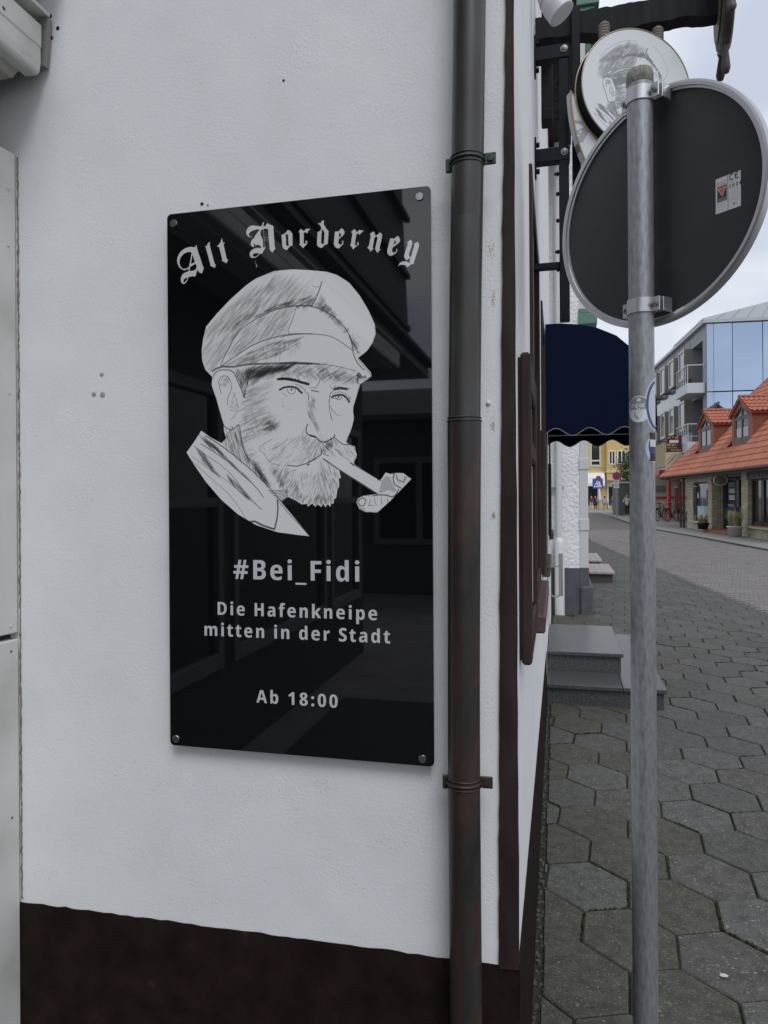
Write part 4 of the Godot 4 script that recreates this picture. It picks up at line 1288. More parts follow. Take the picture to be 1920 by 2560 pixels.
# ---------- awning and steps at the pub door
func awning():
	var t := thing("door_awning", "navy blue rounded cloth awning with scalloped edge over the pub door", "awning", Vector3(0, 0, -4.3))
	var navy := mat(Color(0.0055, 0.009, 0.026), 0.95)
	navy.metallic_specular = 0.15
	navy.rim_enabled = true
	navy.rim = 0.08
	navy.rim_tint = 0.6
	var prof := [Vector2(0.004, 2.99), Vector2(0.12, 2.99), Vector2(0.25, 2.975), Vector2(0.4, 2.94), Vector2(0.55, 2.868), Vector2(0.65, 2.775), Vector2(0.74, 2.645), Vector2(0.805, 2.51), Vector2(0.845, 2.37), Vector2(0.849, 2.25)]
	var wave := []
	for i in 61:
		var x := 0.849 * (1 - i / 60.0) + 0.004 * i / 60.0
		wave.append(Vector2(x, 2.119 - 0.03 * cos((x - 0.213) * TAU / 0.262)))
	for z in [0.0, -1.3]:
		var poly := PackedVector2Array(prof)
		poly.append_array(PackedVector2Array(wave))
		var s := Shape.new()
		s.prism(poly, z - 0.002, z + 0.002)
		obj("side_cloth", s, navy, t)
		s = Shape.new()
		var pts := []
		for w in wave: pts.append(Vector3(w.x, w.y, z))
		s.tube(pts, 0.0042, 6)
		obj("edge_binding", s, mat(Color(0.17, 0.175, 0.17), 0.8), t)
	var s := Shape.new()
	for i in prof.size() - 1:
		var a: Vector2 = prof[i]
		var b: Vector2 = prof[i + 1]
		s.quad(Vector3(a.x, a.y, 0), Vector3(a.x, a.y, -1.3), Vector3(b.x, b.y, -1.3), Vector3(b.x, b.y, 0), 0)
	for i in 40:
		var z0 := -1.3 * i / 40.0
		var z1 := -1.3 * (i + 1) / 40.0
		var y0 := 2.119 - 0.03 * cos(z0 * TAU / 0.26)
		var y1 := 2.119 - 0.03 * cos(z1 * TAU / 0.26)
		s.quad(Vector3(0.849, y0, z0), Vector3(0.849, 2.25, z0), Vector3(0.849, 2.25, z1), Vector3(0.849, y1, z1))
	obj("top_cloth", s, navy, t)
	s = Shape.new()
	for z in [-0.02, -1.28]:
		var pts := []
		for q in prof: pts.append(Vector3(q.x * 0.985, q.y - 0.012, z))
		s.tube(pts, 0.009, 8)
	s.cyl(Vector3(0.835, 2.2, -0.02), Vector3(0.835, 2.2, -1.28), 0.009, -1, 8)
	s.cyl(Vector3(0.01, 2.2, -0.02), Vector3(0.835, 2.2, -0.02), 0.009, -1, 8)
	s.cyl(Vector3(0.01, 2.2, -1.28), Vector3(0.835, 2.2, -1.28), 0.009, -1, 8)
	obj("frame", s, mats.alu, t)

func doorsteps():
	var t := thing("doorsteps", "two grey granite doorsteps below the navy awning", "steps", Vector3(0.006, 0, -4.05))
	var s := Shape.new()
	s.span(Vector3(0, 0.128, -2.2), Vector3(0.555, 0.16, 0.0), 0.004)
	obj("tread", s, mats.granite, t)
	s = Shape.new()
	s.span(Vector3(0.558, 0.128, -2.2), Vector3(0.872, 0.16, 0.0), 0.004)
	obj("tread", s, mats.granite, t)
	s = Shape.new()
	s.span(Vector3(0, -0.02, -2.18), Vector3(0.85, 0.128, -0.025), 0.002)
	obj("riser", s, mats.granite, t)
	s = Shape.new()
	s.span(Vector3(0, 0.29, -1.75), Vector3(0.6, 0.32, -0.445), 0.004)
	obj("tread", s, mats.granite, t)
	s = Shape.new()
	s.span(Vector3(0, 0.16, -1.73), Vector3(0.582, 0.29, -0.47), 0.002)
	obj("riser", s, mats.granite, t)
	var g := thing("grab_bar", "brushed steel grab bar on the pub front by the door", "grab bar", Vector3(0, 0.78, -4.5))
	s = Shape.new()
	s.tube([Vector3(0.115, 0.0, 0), Vector3(0.115, 0.35, 0)], 0.017, 16)
	obj("handle", s, mats.steel, g)
	s = Shape.new()
	s.tube([Vector3(-0.01, 0.02, -0.02), Vector3(0.07, -0.012, 0.0), Vector3(0.1, 0.0, 0), Vector3(0.115, 0.03, 0)], 0.006, 8)
	obj("bracket", s, mats.steel, g)
	s = Shape.new()
	s.tube([Vector3(-0.01, 0.24, -0.02), Vector3(0.115, 0.245, 0.0)], 0.006, 8)
	obj("bracket", s, mats.steel, g)

# ---------- hanging sign of the pub
func pub_hanging_sign():
	rng.seed = 41
	var t := thing("sign_bracket", "black timber and steel bracket carrying the pub's hanging signs", "bracket", Vector3(0, 0, -1.8))
	var s := Shape.new()
	# rough-hewn beam
	var top := ragged(Vector2(0.79, 3.805), Vector2(0.004, 3.805), 40, 0.0015)
	var bot := PackedVector2Array()
	for i in 41:
		var x := 0.004 + 0.786 * i / 40.0
		bot.append(Vector2(x, 3.7 + 0.006 * sin(x * 13.0) + 0.004 * sin(x * 41.0) + rng.randfn(0, 0.0012)))
	var pl := top.duplicate()
	pl.append_array(bot)
	s.prism(pl, -0.04, 0.04)
	obj("beam", s, mats.black_wood, t)
	s = Shape.new()
	s.bev(Vector3(0.052, 3.8, -0.4), Vector3(0.06, 0.55, 0.07), 0.006)
	s.bev(Vector3(0.052, 3.55, -0.36), Vector3(0.05, 0.06, 0.06), 0.004)
	obj("wall_post", s, mats.black_wood, t)
	s = Shape.new()
	s.bev(Vector3(0.055, 3.93, -0.2), Vector3(0.05, 0.05, 0.5), 0.004, Basis(Vector3.RIGHT, deg_to_rad(-25)))
	obj("strut", s, mats.black_wood, t)
	# steel arms bolted to the wall
	for y in [3.588, 3.13]:
		s = Shape.new()
		s.bev(Vector3(0.077, y, 0.1), Vector3(0.154, 0.062, 0.05), 0.003)
		obj("arm", s, mats.black_steel, t)
		s = Shape.new()
		s.bev(Vector3(0.004, y, 0.1), Vector3(0.008, 0.17, 0.06), 0.002)
		s.cyl(Vector3(0.006, y + 0.06, 0.1), Vector3(0.022, y + 0.06, 0.1), 0.011, -1, 6)
		s.cyl(Vector3(0.006, y - 0.06, 0.1), Vector3(0.022, y - 0.06, 0.1), 0.011, -1, 6)
		obj("wall_plate", s, mats.black_steel, t)
		var b := Shape.new()
		b.lathe([Vector2(0.017, 0), Vector2(0.017, 0.003), Vector2(0.011, 0.0035)], 20)
		b.lathe([Vector2(0.0095, 0.0035), Vector2(0.0095, 0.008), Vector2(0.004, 0.009), Vector2(0.004, 0.014), Vector2(0.0003, 0.0145)], 6, false)
		put("bolt", b.mesh(), mats.galva, t, Transform3D(Basis(Vector3.RIGHT, PI / 2), Vector3(0.131, y + 0.005, 0.125)))
	for a in [[0.128, 0.044, 2.385, 3.555, 0.1, 0.044], [0.184, 0.038, 2.6, 3.82, 0.058, 0.012]]:
		s = Shape.new()
		s.bev(Vector3(a[0], (a[2] + a[3]) / 2, a[4]), Vector3(a[1], a[3] - a[2], a[5]), 0.003)
		obj("upright", s, mats.black_steel, t)
	for y in [3.46, 3.43, 3.38, 3.33, 3.3, 3.05, 2.96, 2.84, 2.7, 2.62]:
		s = Shape.new()
		s.cyl(Vector3(0.085 + rng.randf() * 0.01, y, 0.1), Vector3(0.112, y, 0.1), 0.006, -1, 8)
		s.bev(Vector3(0.1, y, 0.1), Vector3(0.01, 0.016, 0.016), 0.002)
		obj("nut", s, mats.black_steel, t)
	s = Shape.new()
	s.bev(Vector3(0.048, 2.64, 0.09), Vector3(0.16, 0.03, 0.03), 0.003)
	obj("lower_arm", s, mats.black_steel, t)
	s = Shape.new()
	s.bev(Vector3(0.209, 3.2, 0.05), Vector3(0.008, 0.62, 0.03), 0.002)
	obj("gold_trim", s, mat(Color(0.36, 0.25, 0.09), 0.35, 0.8), t)
	# round sign with the drawn head
	var d := thing("round_sign", "round white hanging sign with pencil-drawn sailor head and gold rim", "sign", Vector3(0.424, 3.374, -1.7), 1.99 - PI / 2)
	var cv := Canvas.new(640, 640, 255)
	# the portrait spans 80..430 mm across and 270..760 mm down on the board; here it fills the disc
	draw_portrait(cv, Vector2(-114, 916), 640.0 / 6800.0, 255, 50, false, 1.0, 2.6)
	var dm := StandardMaterial3D.new()
	dm.albedo_texture = cv.texture(Color(0.1, 0.1, 0.11), Color(0.7, 0.71, 0.73))
	dm.roughness = 0.3
	var R := 0.256
	s = Shape.new()
	var pc := PackedVector2Array()
	for i in 72: pc.append(Vector2(cos(TAU * i / 72.0), sin(TAU * i / 72.0)) * R)
	s.prism(pc, 0.0265, 0.03, Rect2(-R, -R, 2 * R, 2 * R), 0)
	obj("face", s, dm, d)
	s = Shape.new()
	s.prism(pc, -0.03, 0.026, Rect2(-R, -R, 2 * R, 2 * R), 0)
	obj("light_box", s, mats.black_steel, d)
	s = Shape.new()
	s.tube(circle(Vector3(0, 0, 0.03), R, Vector3.BACK, 72), 0.0028, 8, true)
	s.tube(circle(Vector3(0, 0, -0.03), R, Vector3.BACK, 72), 0.0045, 8, true)
	obj("rim", s, mat(Color(0.34, 0.3, 0.2), 0.35, 0.7), d)
	for x in [-0.135, 0.12]:
		s = Shape.new()
		var y0 := sqrt(R * R - x * x)
		for k in 6: s.tube(circle(Vector3(x, y0 - 0.005 + k * 0.012, 0), 0.018, Vector3.UP, 14), 0.0075, 6, true)
		s.cyl(Vector3(x, y0 - 0.02, 0), Vector3(x, y0 + 0.07, 0), 0.014, -1, 8)
		obj("rope", s, mat(Color(0.22, 0.18, 0.15), 0.9), d)
	# crescent plate below with the name
	var cp := thing("name_plate", "white crescent name plate with blackletter lettering under the round sign", "sign", Vector3(0.424, 3.374, -1.735), 1.99 - PI / 2)
	pl = PackedVector2Array()
	for i in 41:
		var an := deg_to_rad(lerpf(188.0, 352.0, i / 40.0))
		pl.append(Vector2(cos(an) * 0.285, sin(an) * 0.285))
	for i in 41:
		var an := deg_to_rad(lerpf(-2.0, -178.0, i / 40.0))
		pl.append(Vector2(cos(an) * 0.302, sin(an) * 0.5))
	s = Shape.new()
	var cv2 := Canvas.new(512, 512, 255)
	# the first letters follow the plate's curve
	var gl := [[0, 95.0, 165.0], [1, 135.0, 265.0], [2, 185.0, 290.0]]
	for g in gl:
		var cs := []
		for c in GLYPHS[g[0]]:
			var o := PackedVector2Array()
			for p in pts_of(c, 0, Vector2(GLYPHS[g[0]][0][0], GLYPHS[g[0]][0][1]), 0.12): o.append(p.rotated(deg_to_rad(42)) + Vector2(g[1], g[2]))
			cs.append(o)
		cv2.fill(cs, 130)
		for o in cs: cv2.line(Array(o) + [o[0]], 1.6, 60)
	var cm := StandardMaterial3D.new()
	cm.albedo_texture = cv2.texture(Color(0.05, 0.05, 0.06), Color(0.60, 0.61, 0.64))
	cm.roughness = 0.3
	s.prism(pl, -0.02, 0.02, Rect2(-0.33, -0.51, 0.66, 0.51))
	obj("face", s, cm, cp)
	s = Shape.new()
	var rim := []
	for p in pl: rim.append(Vector3(p.x, p.y, 0.02))
	s.tube(rim, 0.004, 6, true)
	obj("rim", s, mat(Color(0.38, 0.3, 0.14), 0.35, 0.7), cp)
	# ship's wheel at the end of the beam, seen nearly edge-on
	var w := thing("ship_wheel", "old wooden ship's wheel hung edge-on at the end of the black beam", "ship wheel", Vector3(0.82, 3.84, -1.8), deg_to_rad(-7))
	var old := tri_mat(ramp(stretched(noise_image(256, 0.03, 4, 61), 4), [[0.0, Color(0.02, 0.014, 0.012)], [0.6, Color(0.06, 0.042, 0.034)], [1.0, Color(0.2, 0.17, 0.14)]]), 0.3, 0.6)
	s = Shape.new()
	s.tube(circle(Vector3.ZERO, 0.24, Vector3.RIGHT, 40), 0.026, 10, true)
	obj("rim", s, old, w)
	s = Shape.new()
	s.cyl(Vector3(-0.045, 0, 0), Vector3(0.045, 0, 0), 0.06, -1, 20)
	obj("hub", s, old, w)
	s = Shape.new()
	s.cyl(Vector3(-0.032, 0, 0), Vector3(-0.028, 0, 0), 0.22, -1, 32)
	obj("brass_ring", s, mat(Color(0.16, 0.14, 0.1), 0.5, 0.5), w)
	var sp := Shape.new()
	sp.lathe([Vector2(0.012, 0.05), Vector2(0.017, 0.12), Vector2(0.012, 0.2), Vector2(0.016, 0.26), Vector2(0.02, 0.268), Vector2(0.012, 0.285), Vector2(0.017, 0.33), Vector2(0.02, 0.36), Vector2(0.014, 0.382), Vector2(0.0005, 0.387)], 12)
	var sm := sp.mesh()
	for i in 8: put("spoke", sm, old, w, Transform3D(Basis(Vector3.RIGHT, TAU * i / 8.0), Vector3.ZERO))
	# white outdoor spotlight above
	var l := thing("spotlight", "white plastic outdoor spotlight tilted down above the steel bracket", "lamp", Vector3(0.062, 3.585, -1.3))
	var hb := Basis(Vector3.BACK, deg_to_rad(35))
	s = Shape.new()
	s.xf = Transform3D(hb, Vector3.ZERO)
	s.lathe([Vector2(0.0005, -0.105), Vector2(0.044, -0.105), Vector2(0.054, -0.10), Vector2(0.052, -0.05), Vector2(0.045, -0.015), Vector2(0.034, 0.02), Vector2(0.02, 0.04), Vector2(0.0005, 0.045)], 24, false)
	obj("housing", s, mat(Color(0.56, 0.54, 0.56), 0.45), l)
	s = Shape.new()
	s.xf = Transform3D(hb, Vector3.ZERO)
	s.tube(circle(Vector3(0, -0.02, 0), 0.0465, Vector3.UP, 24), 0.0012, 5, true)
	obj("seam", s, mat(Color(0.2, 0.2, 0.19), 0.7), l)
	s = Shape.new()
	s.tube([Vector3(-0.07, 0.12, 0), Vector3(-0.02, 0.1, 0), Vector3(0, 0.03, 0)], 0.014, 10)
	s.cyl(Vector3(-0.07, 0.12, 0), Vector3(-0.055, 0.12, 0), 0.045, -1, 20)
	obj("arm", s, mat(Color(0.5, 0.5, 0.48), 0.5), l)

# ---------- traffic sign from behind
func cyl_patch(s: Shape, c: Vector3, r: float, ang: float, y: float, rx: float, ry: float, square := false):   # a sticker wrapped on a pole of radius r
	var n := 12
	for i in n:
		for j in n:
			var q := []
			for e in [[i, j], [i, j + 1], [i + 1, j + 1], [i + 1, j]]:
				var u: float = e[0] / float(n) * 2 - 1
				var v: float = e[1] / float(n) * 2 - 1
				var px := u; var py := v
				if not square:
					px = u * sqrt(1 - v * v / 2); py = v * sqrt(1 - u * u / 2)
				var a := ang + px * rx / r
				q.append([c + Vector3(sin(a) * r, y + py * ry, cos(a) * r), Vector2(px * 0.5 + 0.5, 0.5 - py * 0.5)])
			for k in [0, 1, 2, 0, 2, 3]: s.v(q[k][0], q[k][1], 0)

func traffic_sign():
	var t := thing("traffic_sign", "round traffic sign seen from behind on a galvanised pole", "traffic sign", Vector3(0.301, 0, -0.32))
	var s := Shape.new()
	var pr := 0.0312
	s.cyl(Vector3(0, -0.1, 0), Vector3(0, 2.66, 0), pr, -1, 40)
	obj("pole", s, mats.galva, t)
	s = Shape.new()
	s.lathe([Vector2(pr - 0.001, 2.645), Vector2(0.0335, 2.65), Vector2(0.0335, 2.672), Vector2(0.031, 2.683), Vector2(0.0005, 2.686)], 30)
	obj("cap", s, tri_mat(speckled(128, Color(0.2, 0.195, 0.17), 700, 401), 0.08, 0.95), t)
	# plate
	var az := 0.827
	var bas := Basis(Vector3(sin(az), 0, cos(az)), Vector3.UP, Vector3(-cos(az), 0, sin(az)))
	var at := Transform3D(bas, Vector3(0.039, 2.344, -0.041))
	var pc := PackedVector2Array()
	for i in 96: pc.append(Vector2(cos(TAU * i / 96.0), sin(TAU * i / 96.0)) * 0.292)
	s = Shape.new()
	s.xf = at
	s.prism(pc, -0.003, 0.0, Rect2(-0.3, -0.3, 0.6, 0.6))
	var plate := obj("plate", s, tri_mat(ramp(noise_image(256, 0.015, 6, 405), [[0.0, Color(0.02, 0.022, 0.026)], [0.6, Color(0.026, 0.028, 0.033)], [1.0, Color(0.036, 0.038, 0.043)]]), 0.5, 0.45), t)
	s = Shape.new()
	s.xf = at * Transform3D(Basis(Vector3.RIGHT, PI / 2), Vector3.ZERO)
	s.lathe([Vector2(0.284, 0.001), Vector2(0.284, 0.006), Vector2(0.2885, 0.0075), Vector2(0.289, 0.013), Vector2(0.2965, 0.0145), Vector2(0.302, 0.0125), Vector2(0.303, 0.006), Vector2(0.303, -0.008), Vector2(0.298, -0.011), Vector2(0.292, -0.011), Vector2(0.292, -0.004)], 96, false)
	obj("rim", s, mats.alu, plate)
	# maker's label on the back
	var lab := Canvas.new(128, 220, 205)
	lab.fill([rect(0, 0, 128, 44)], 8)
	lab.fill([rect(62, 44, 3, 176)], 30)
	lab.fill([rect(8, 88, 50, 78)], 14)
	for y in [148, 155, 161]: lab.fill([rect(11, y, 44, 2)], 150)
	for y in [118, 126, 134, 142, 150]: lab.fill([rect(72, y, 46, 2)], 120)
	for y in [180, 187, 194, 205]: lab.fill([rect(8, y, 40, 2)], 130)
	lab.fill([rect(0, 172, 62, 1)], 60); lab.fill([rect(64, 162, 64, 1)], 60)
	for x in [84, 105]: lab.fill([rect(x, 162, 1, 46)], 70)
	for x in [68, 90, 109]:
		for y in [168, 178]: lab.fill([rect(x, y, 12, 3)], 120)
	lab.fill([rect(90, 192, 10, 10)], 50)
	lab.fill([rect(70, 88, 44, 1)], 110)
	var lmat := StandardMaterial3D.new()
	lmat.albedo_texture = lab.texture(Color(0.006, 0.006, 0.008), Color(0.75, 0.77, 0.78))
	lmat.roughness = 0.5
	s = Shape.new()
	s.xf = at
	s.quad(Vector3(0.1685, -0.0695, 0.0008), Vector3(0.1685, 0.035, 0.0008), Vector3(0.2307, 0.035, 0.0008), Vector3(0.2307, -0.0695, 0.0008))
	var lb := obj("label_sheet", s, lmat, plate)
	var org := mat(Color(0.62, 0.12, 0.04), 0.6)
	words("RAL", 0.019, 0.0062, org, lb, at * Transform3D(Basis(), Vector3(0.1732, -0.0035, 0.001)), "lettering", false, 0.0002)
	s = Shape.new()
	s.xf = at
	for a in [[0.1715, 0.1965, -0.0052, -0.0047], [0.1715, 0.1965, 0.0045, 0.005], [0.1715, 0.172, -0.005, 0.005], [0.196, 0.1965, -0.005, 0.005]]:
		s.quad(Vector3(a[0], a[2], 0.0011), Vector3(a[0], a[3], 0.0011), Vector3(a[1], a[3], 0.0011), Vector3(a[1], a[2], 0.0011))
	s.tri(Vector3(0.1755, -0.0115, 0.0013), Vector3(0.1935, -0.0115, 0.0013), Vector3(0.1845, -0.0285, 0.0013))
	obj("orange_mark", s, org, lb)
	s = Shape.new()
	s.xf = at
	s.tri(Vector3(0.1735, -0.0105, 0.0011), Vector3(0.1955, -0.0105, 0.0011), Vector3(0.1845, -0.0312, 0.0011))
	obj("white_outline", s, mat(Color(0.72, 0.73, 0.74), 0.5), lb)
	var ink := mat(Color(0.02, 0.02, 0.03), 0.6)
	words("2024", 0.0255, 0.0062, ink, lb, at * Transform3D(Basis(), Vector3(0.2027, -0.018, 0.001)), "lettering", true, 0.0002)
	s = Shape.new()
	s.xf = at
	for e in [[0.2095, 0.0], [0.2225, 1.0]]:
		var pts := []
		for i in 13:
			var an := deg_to_rad(55.0 + 250.0 * i / 12.0)
			pts.append(Vector3(e[0] + cos(an) * 0.0052, 0.0062 + sin(an) * 0.0068, 0.0012))
		s.tube(pts, 0.0009, 5)
	s.tube([Vector3(0.2175, 0.0062, 0.0012), Vector3(0.2235, 0.0062, 0.0012)], 0.0009, 5)
	obj("mark", s, ink, lb)
	# two clamps
	for y in [2.617, 2.082]:
		s = Shape.new()
		s.lathe([Vector2(pr + 0.0005, y - 0.018), Vector2(pr + 0.0035, y - 0.018), Vector2(pr + 0.0035, y + 0.018), Vector2(pr + 0.0005, y + 0.018)], 40, false)
		var band := obj("clamp", s, mats.alu, t)
		for sg in [-1.0, 1.0]:
			s = Shape.new()
			s.xf = Transform3D(bas, Vector3.ZERO)
			s.bev(Vector3(sg * (pr + 0.011), y, 0.0), Vector3(0.026, 0.036, 0.004), 0.001)
			s.bev(Vector3(sg * (pr + 0.014), y, -0.014), Vector3(0.024, 0.036, 0.005), 0.001)
			s.bev(Vector3(sg * (pr + 0.024), y, -0.03), Vector3(0.004, 0.036, 0.034), 0.001)
			obj("flange", s, mats.alu, band)
		for sg in [-1.0, 1.0]:
			s = Shape.new()
			s.xf = Transform3D(bas, Vector3.ZERO) * Transform3D(Basis(Vector3.RIGHT, PI / 2), Vector3(sg * (pr + 0.013), y, 0.002))
			s.lathe([Vector2(0.0075, 0), Vector2(0.0075, 0.006), Vector2(0.004, 0.0065), Vector2(0.004, 0.012), Vector2(0.0003, 0.0125)], 6, false)
			obj("bolt", s, mats.galva, band)
	# stickers
	var cv := Canvas.new(200, 220, 140)
	cv.fill([ell(100, 110, 100, 110)], 215)
	cv.fill([ell(100, 110, 92, 102)], 75)
	cv.fill([rect(4, 118, 192, 102)], 215)
	rng.seed = 4
	for i in 160:
		var p := Vector2(rng.randf_range(20, 180), rng.randf_range(20, 112))
		cv.fill([rect(p.x, p.y, rng.randf_range(3, 14), rng.randf_range(3, 10))], rng.randi_range(40, 110), 0.5)
	for i in 9: cv.fill([rect(16 + i * 17 + rng.randi_range(0, 5), 104 + rng.randi_range(-4, 8), rng.randi_range(4, 11), 20)], 215)
	cv.fill([ell(100, 34, 17, 15)], 205)
	var font := {"F": [[0, 0, 0, 10], [0, 0, 7, 0], [0, 5, 5, 5]], "I": [[2, 0, 2, 10]], "E": [[0, 0, 0, 10], [0, 0, 7, 0], [0, 5, 5, 5], [0, 10, 7, 10]], "G": [[7, 1, 0, 1], [0, 1, 0, 9], [0, 9, 7, 9], [7, 9, 7, 5], [7, 5, 4, 5]]}
	var x0 := 40.0
	for ch in "FIEGE":
		for g in font[ch]: cv.line([Vector2(x0 + g[0] * 2.3, 68 + g[1] * 2.8), Vector2(x0 + g[2] * 2.3, 68 + g[3] * 2.8)], 6.0, 230)
		x0 += 17.0 if ch == "I" else 25.0
	var shp := [Vector2(58, 128), Vector2(90, 124), Vector2(124, 130), Vector2(128, 146), Vector2(112, 178), Vector2(88, 198), Vector2(66, 174), Vector2(57, 148)]
	cv.line(shp + [shp[0]], 3.0, 90)
	cv.fill([PackedVector2Array([Vector2(60, 132), Vector2(76, 130), Vector2(84, 160), Vector2(100, 186), Vector2(88, 197), Vector2(66, 172)])], 110)
	cv.line([Vector2(74, 132), Vector2(70, 150), Vector2(84, 160)], 3.0, 215)
	cv.line([Vector2(84, 142), Vector2(114, 142)], 1.5, 130)
	cv.line([Vector2(90, 150), Vector2(108, 150)], 1.5, 130)
	var smat := StandardMaterial3D.new()
	smat.albedo_texture = cv.texture(Color(0.015, 0.016, 0.018), Color(0.78, 0.8, 0.83))
	smat.roughness = 0.5
	s = Shape.new()
	var toward := atan2(0.09 - 0.301, 1.61 + 0.32)
	cyl_patch(s, Vector3.ZERO, pr + 0.0005, toward - 0.24, 1.82, 0.031, 0.0335)
	obj("round_sticker", s, smat, t)
	s = Shape.new()
	cyl_patch(s, Vector3.ZERO, pr + 0.0004, toward + 1.28, 1.83, 0.034, 0.066)
	obj("white_sticker", s, mat(Color(0.5, 0.53, 0.58), 0.5), t)
	s = Shape.new()
	cyl_patch(s, Vector3.ZERO, pr + 0.0008, toward + 1.3, 1.83, 0.031, 0.061)
	obj("blue_ring", s, mat(Color(0.05, 0.09, 0.22), 0.5), t)
	s = Shape.new()
	cyl_patch(s, Vector3.ZERO, pr + 0.0012, toward + 1.38, 1.83, 0.028, 0.054)
	obj("white_centre", s, mat(Color(0.52, 0.55, 0.6), 0.5), t)
	s = Shape.new()
	cyl_patch(s, Vector3.ZERO, pr + 0.0006, toward + 1.15, 1.72, 0.028, 0.036)
	obj("blue_sticker", s, mat(Color(0.45, 0.5, 0.6), 0.5), t)
	for a in [[1.7515, 0.009, Color(0.03, 0.022, 0.02)], [1.7335, 0.0092, Color(0.6, 0.6, 0.6)], [1.7165, 0.0085, Color(0.03, 0.05, 0.2)], [1.6985, 0.0095, Color(0.02, 0.015, 0.018)]]:
		s = Shape.new()
		cyl_patch(s, Vector3.ZERO, pr + 0.0014, toward + 1.25, a[0], 0.02, a[1], true)
		obj("striped_sticker", s, mat(a[2], 0.5), t)
	s = Shape.new()
	cyl_patch(s, Vector3.ZERO, pr + 0.001, toward + 1.2, 1.726, 0.022, 0.03)
	obj("blue_disc", s, mat(Color(0.035, 0.06, 0.22), 0.5), t)

func rect(x: float, y: float, w: float, h: float) -> PackedVector2Array:
	return PackedVector2Array([Vector2(x, y), Vector2(x + w, y), Vector2(x + w, y + h), Vector2(x, y + h)])

func ell(x: float, y: float, rx: float, ry: float) -> PackedVector2Array:
	var o := PackedVector2Array()
	for i in 40: o.append(Vector2(x + cos(TAU * i / 40.0) * rx, y + sin(TAU * i / 40.0) * ry))
	return o

# ---------- red-roofed shop across the street. Local axes: x into the house, z along the front towards the camera.
func tile_mesh() -> ArrayMesh:
	var s := Shape.new()
	var w := 0.2
	var l := 0.36
	var n := 6
	for i in n:
		var z0 := -w / 2 + w * i / n
		var z1 := -w / 2 + w * (i + 1) / n
		var h0 := 0.026 * sin(TAU * i / n) + 0.02
		var h1 := 0.026 * sin(TAU * (i + 1) / n) + 0.02
		# x runs up the slope; the lower end lifts over the tile below
		s.quad(Vector3(0, h0 + 0.038, z1 * 0 + z0), Vector3(l, h0, z0), Vector3(l, h1, z1), Vector3(0, h1 + 0.038, z1), 0)
		s.quad(Vector3(0, h0 - 0.004, z0), Vector3(0, h0 + 0.038, z0), Vector3(0, h1 + 0.038, z1), Vector3(0, h1 - 0.004, z1))
	return s.mesh()

func tiled(parent: Node, mesh: ArrayMesh, org: Vector3, up_dir: Vector3, along: Vector3, rows: int, cols: int, keep: Callable, budget: int):
	var up := up_dir.normalized()
	var al := along.normalized()
	var nrm := al.cross(up).normalized()
	if nrm.y < 0: nrm = -nrm
	var bas := Basis(up, nrm, al)
	var rest := []
	for k in 3:
		var st := SurfaceTool.new()
		st.begin(Mesh.PRIMITIVE_TRIANGLES)
		rest.append(st)
	var used := 0
	var any := false
	for r in rows:
		for c in cols:
			var p := org + up * (0.33 * r) + al * (0.2 * c + 0.1)
			if not keep.call(p): continue
			var xf := Transform3D(bas, p + nrm * rng.randf_range(-0.003, 0.003))
			var k := [0, 0, 1, 1, 1, 2][rng.randi() % 6] as int
			if used < budget and c > cols - 60:
				used += 1
				put("roof_tile", mesh, mats.roof_tile[k], parent, xf)
			else:
				any = true
				(rest[k] as SurfaceTool).append_from(mesh, 0, xf)
	if any:
		for k in 3: put("roof_tiles_far", (rest[k] as SurfaceTool).commit(), mats.roof_tile[k], parent).set_meta("kind", "stuff")

func brick_face(rest: Array, lo: Vector3, hi: Vector3, facing: int):   # facing 0: a wall looking to -x; 1: a wall looking to +z
	var rows := int((hi.y - lo.y) / 0.075)
	var len := (hi.z - lo.z) if facing == 0 else (hi.x - lo.x)
	for r in rows:
		var x := -0.12 if r % 2 else 0.0
		while x < len:
			var a := maxf(x, 0.0)
			var b := minf(x + 0.24, len)
			if b - a > 0.03:
				var y := lo.y + 0.075 * r
				var s: Shape = rest[rng.randi() % 3]
				var e := rng.randf_range(0.0, 0.004)
				if facing == 0: s.bev(Vector3(lo.x - 0.004 - e / 2, y + 0.0325, lo.z + (a + b) / 2), Vector3(0.012 + e, 0.064, b - a - 0.012), 0.002)
				else: s.bev(Vector3(lo.x + (a + b) / 2, y + 0.0325, hi.z + 0.004 + e / 2), Vector3(b - a - 0.012, 0.064, 0.012 + e), 0.002)
			x += 0.25

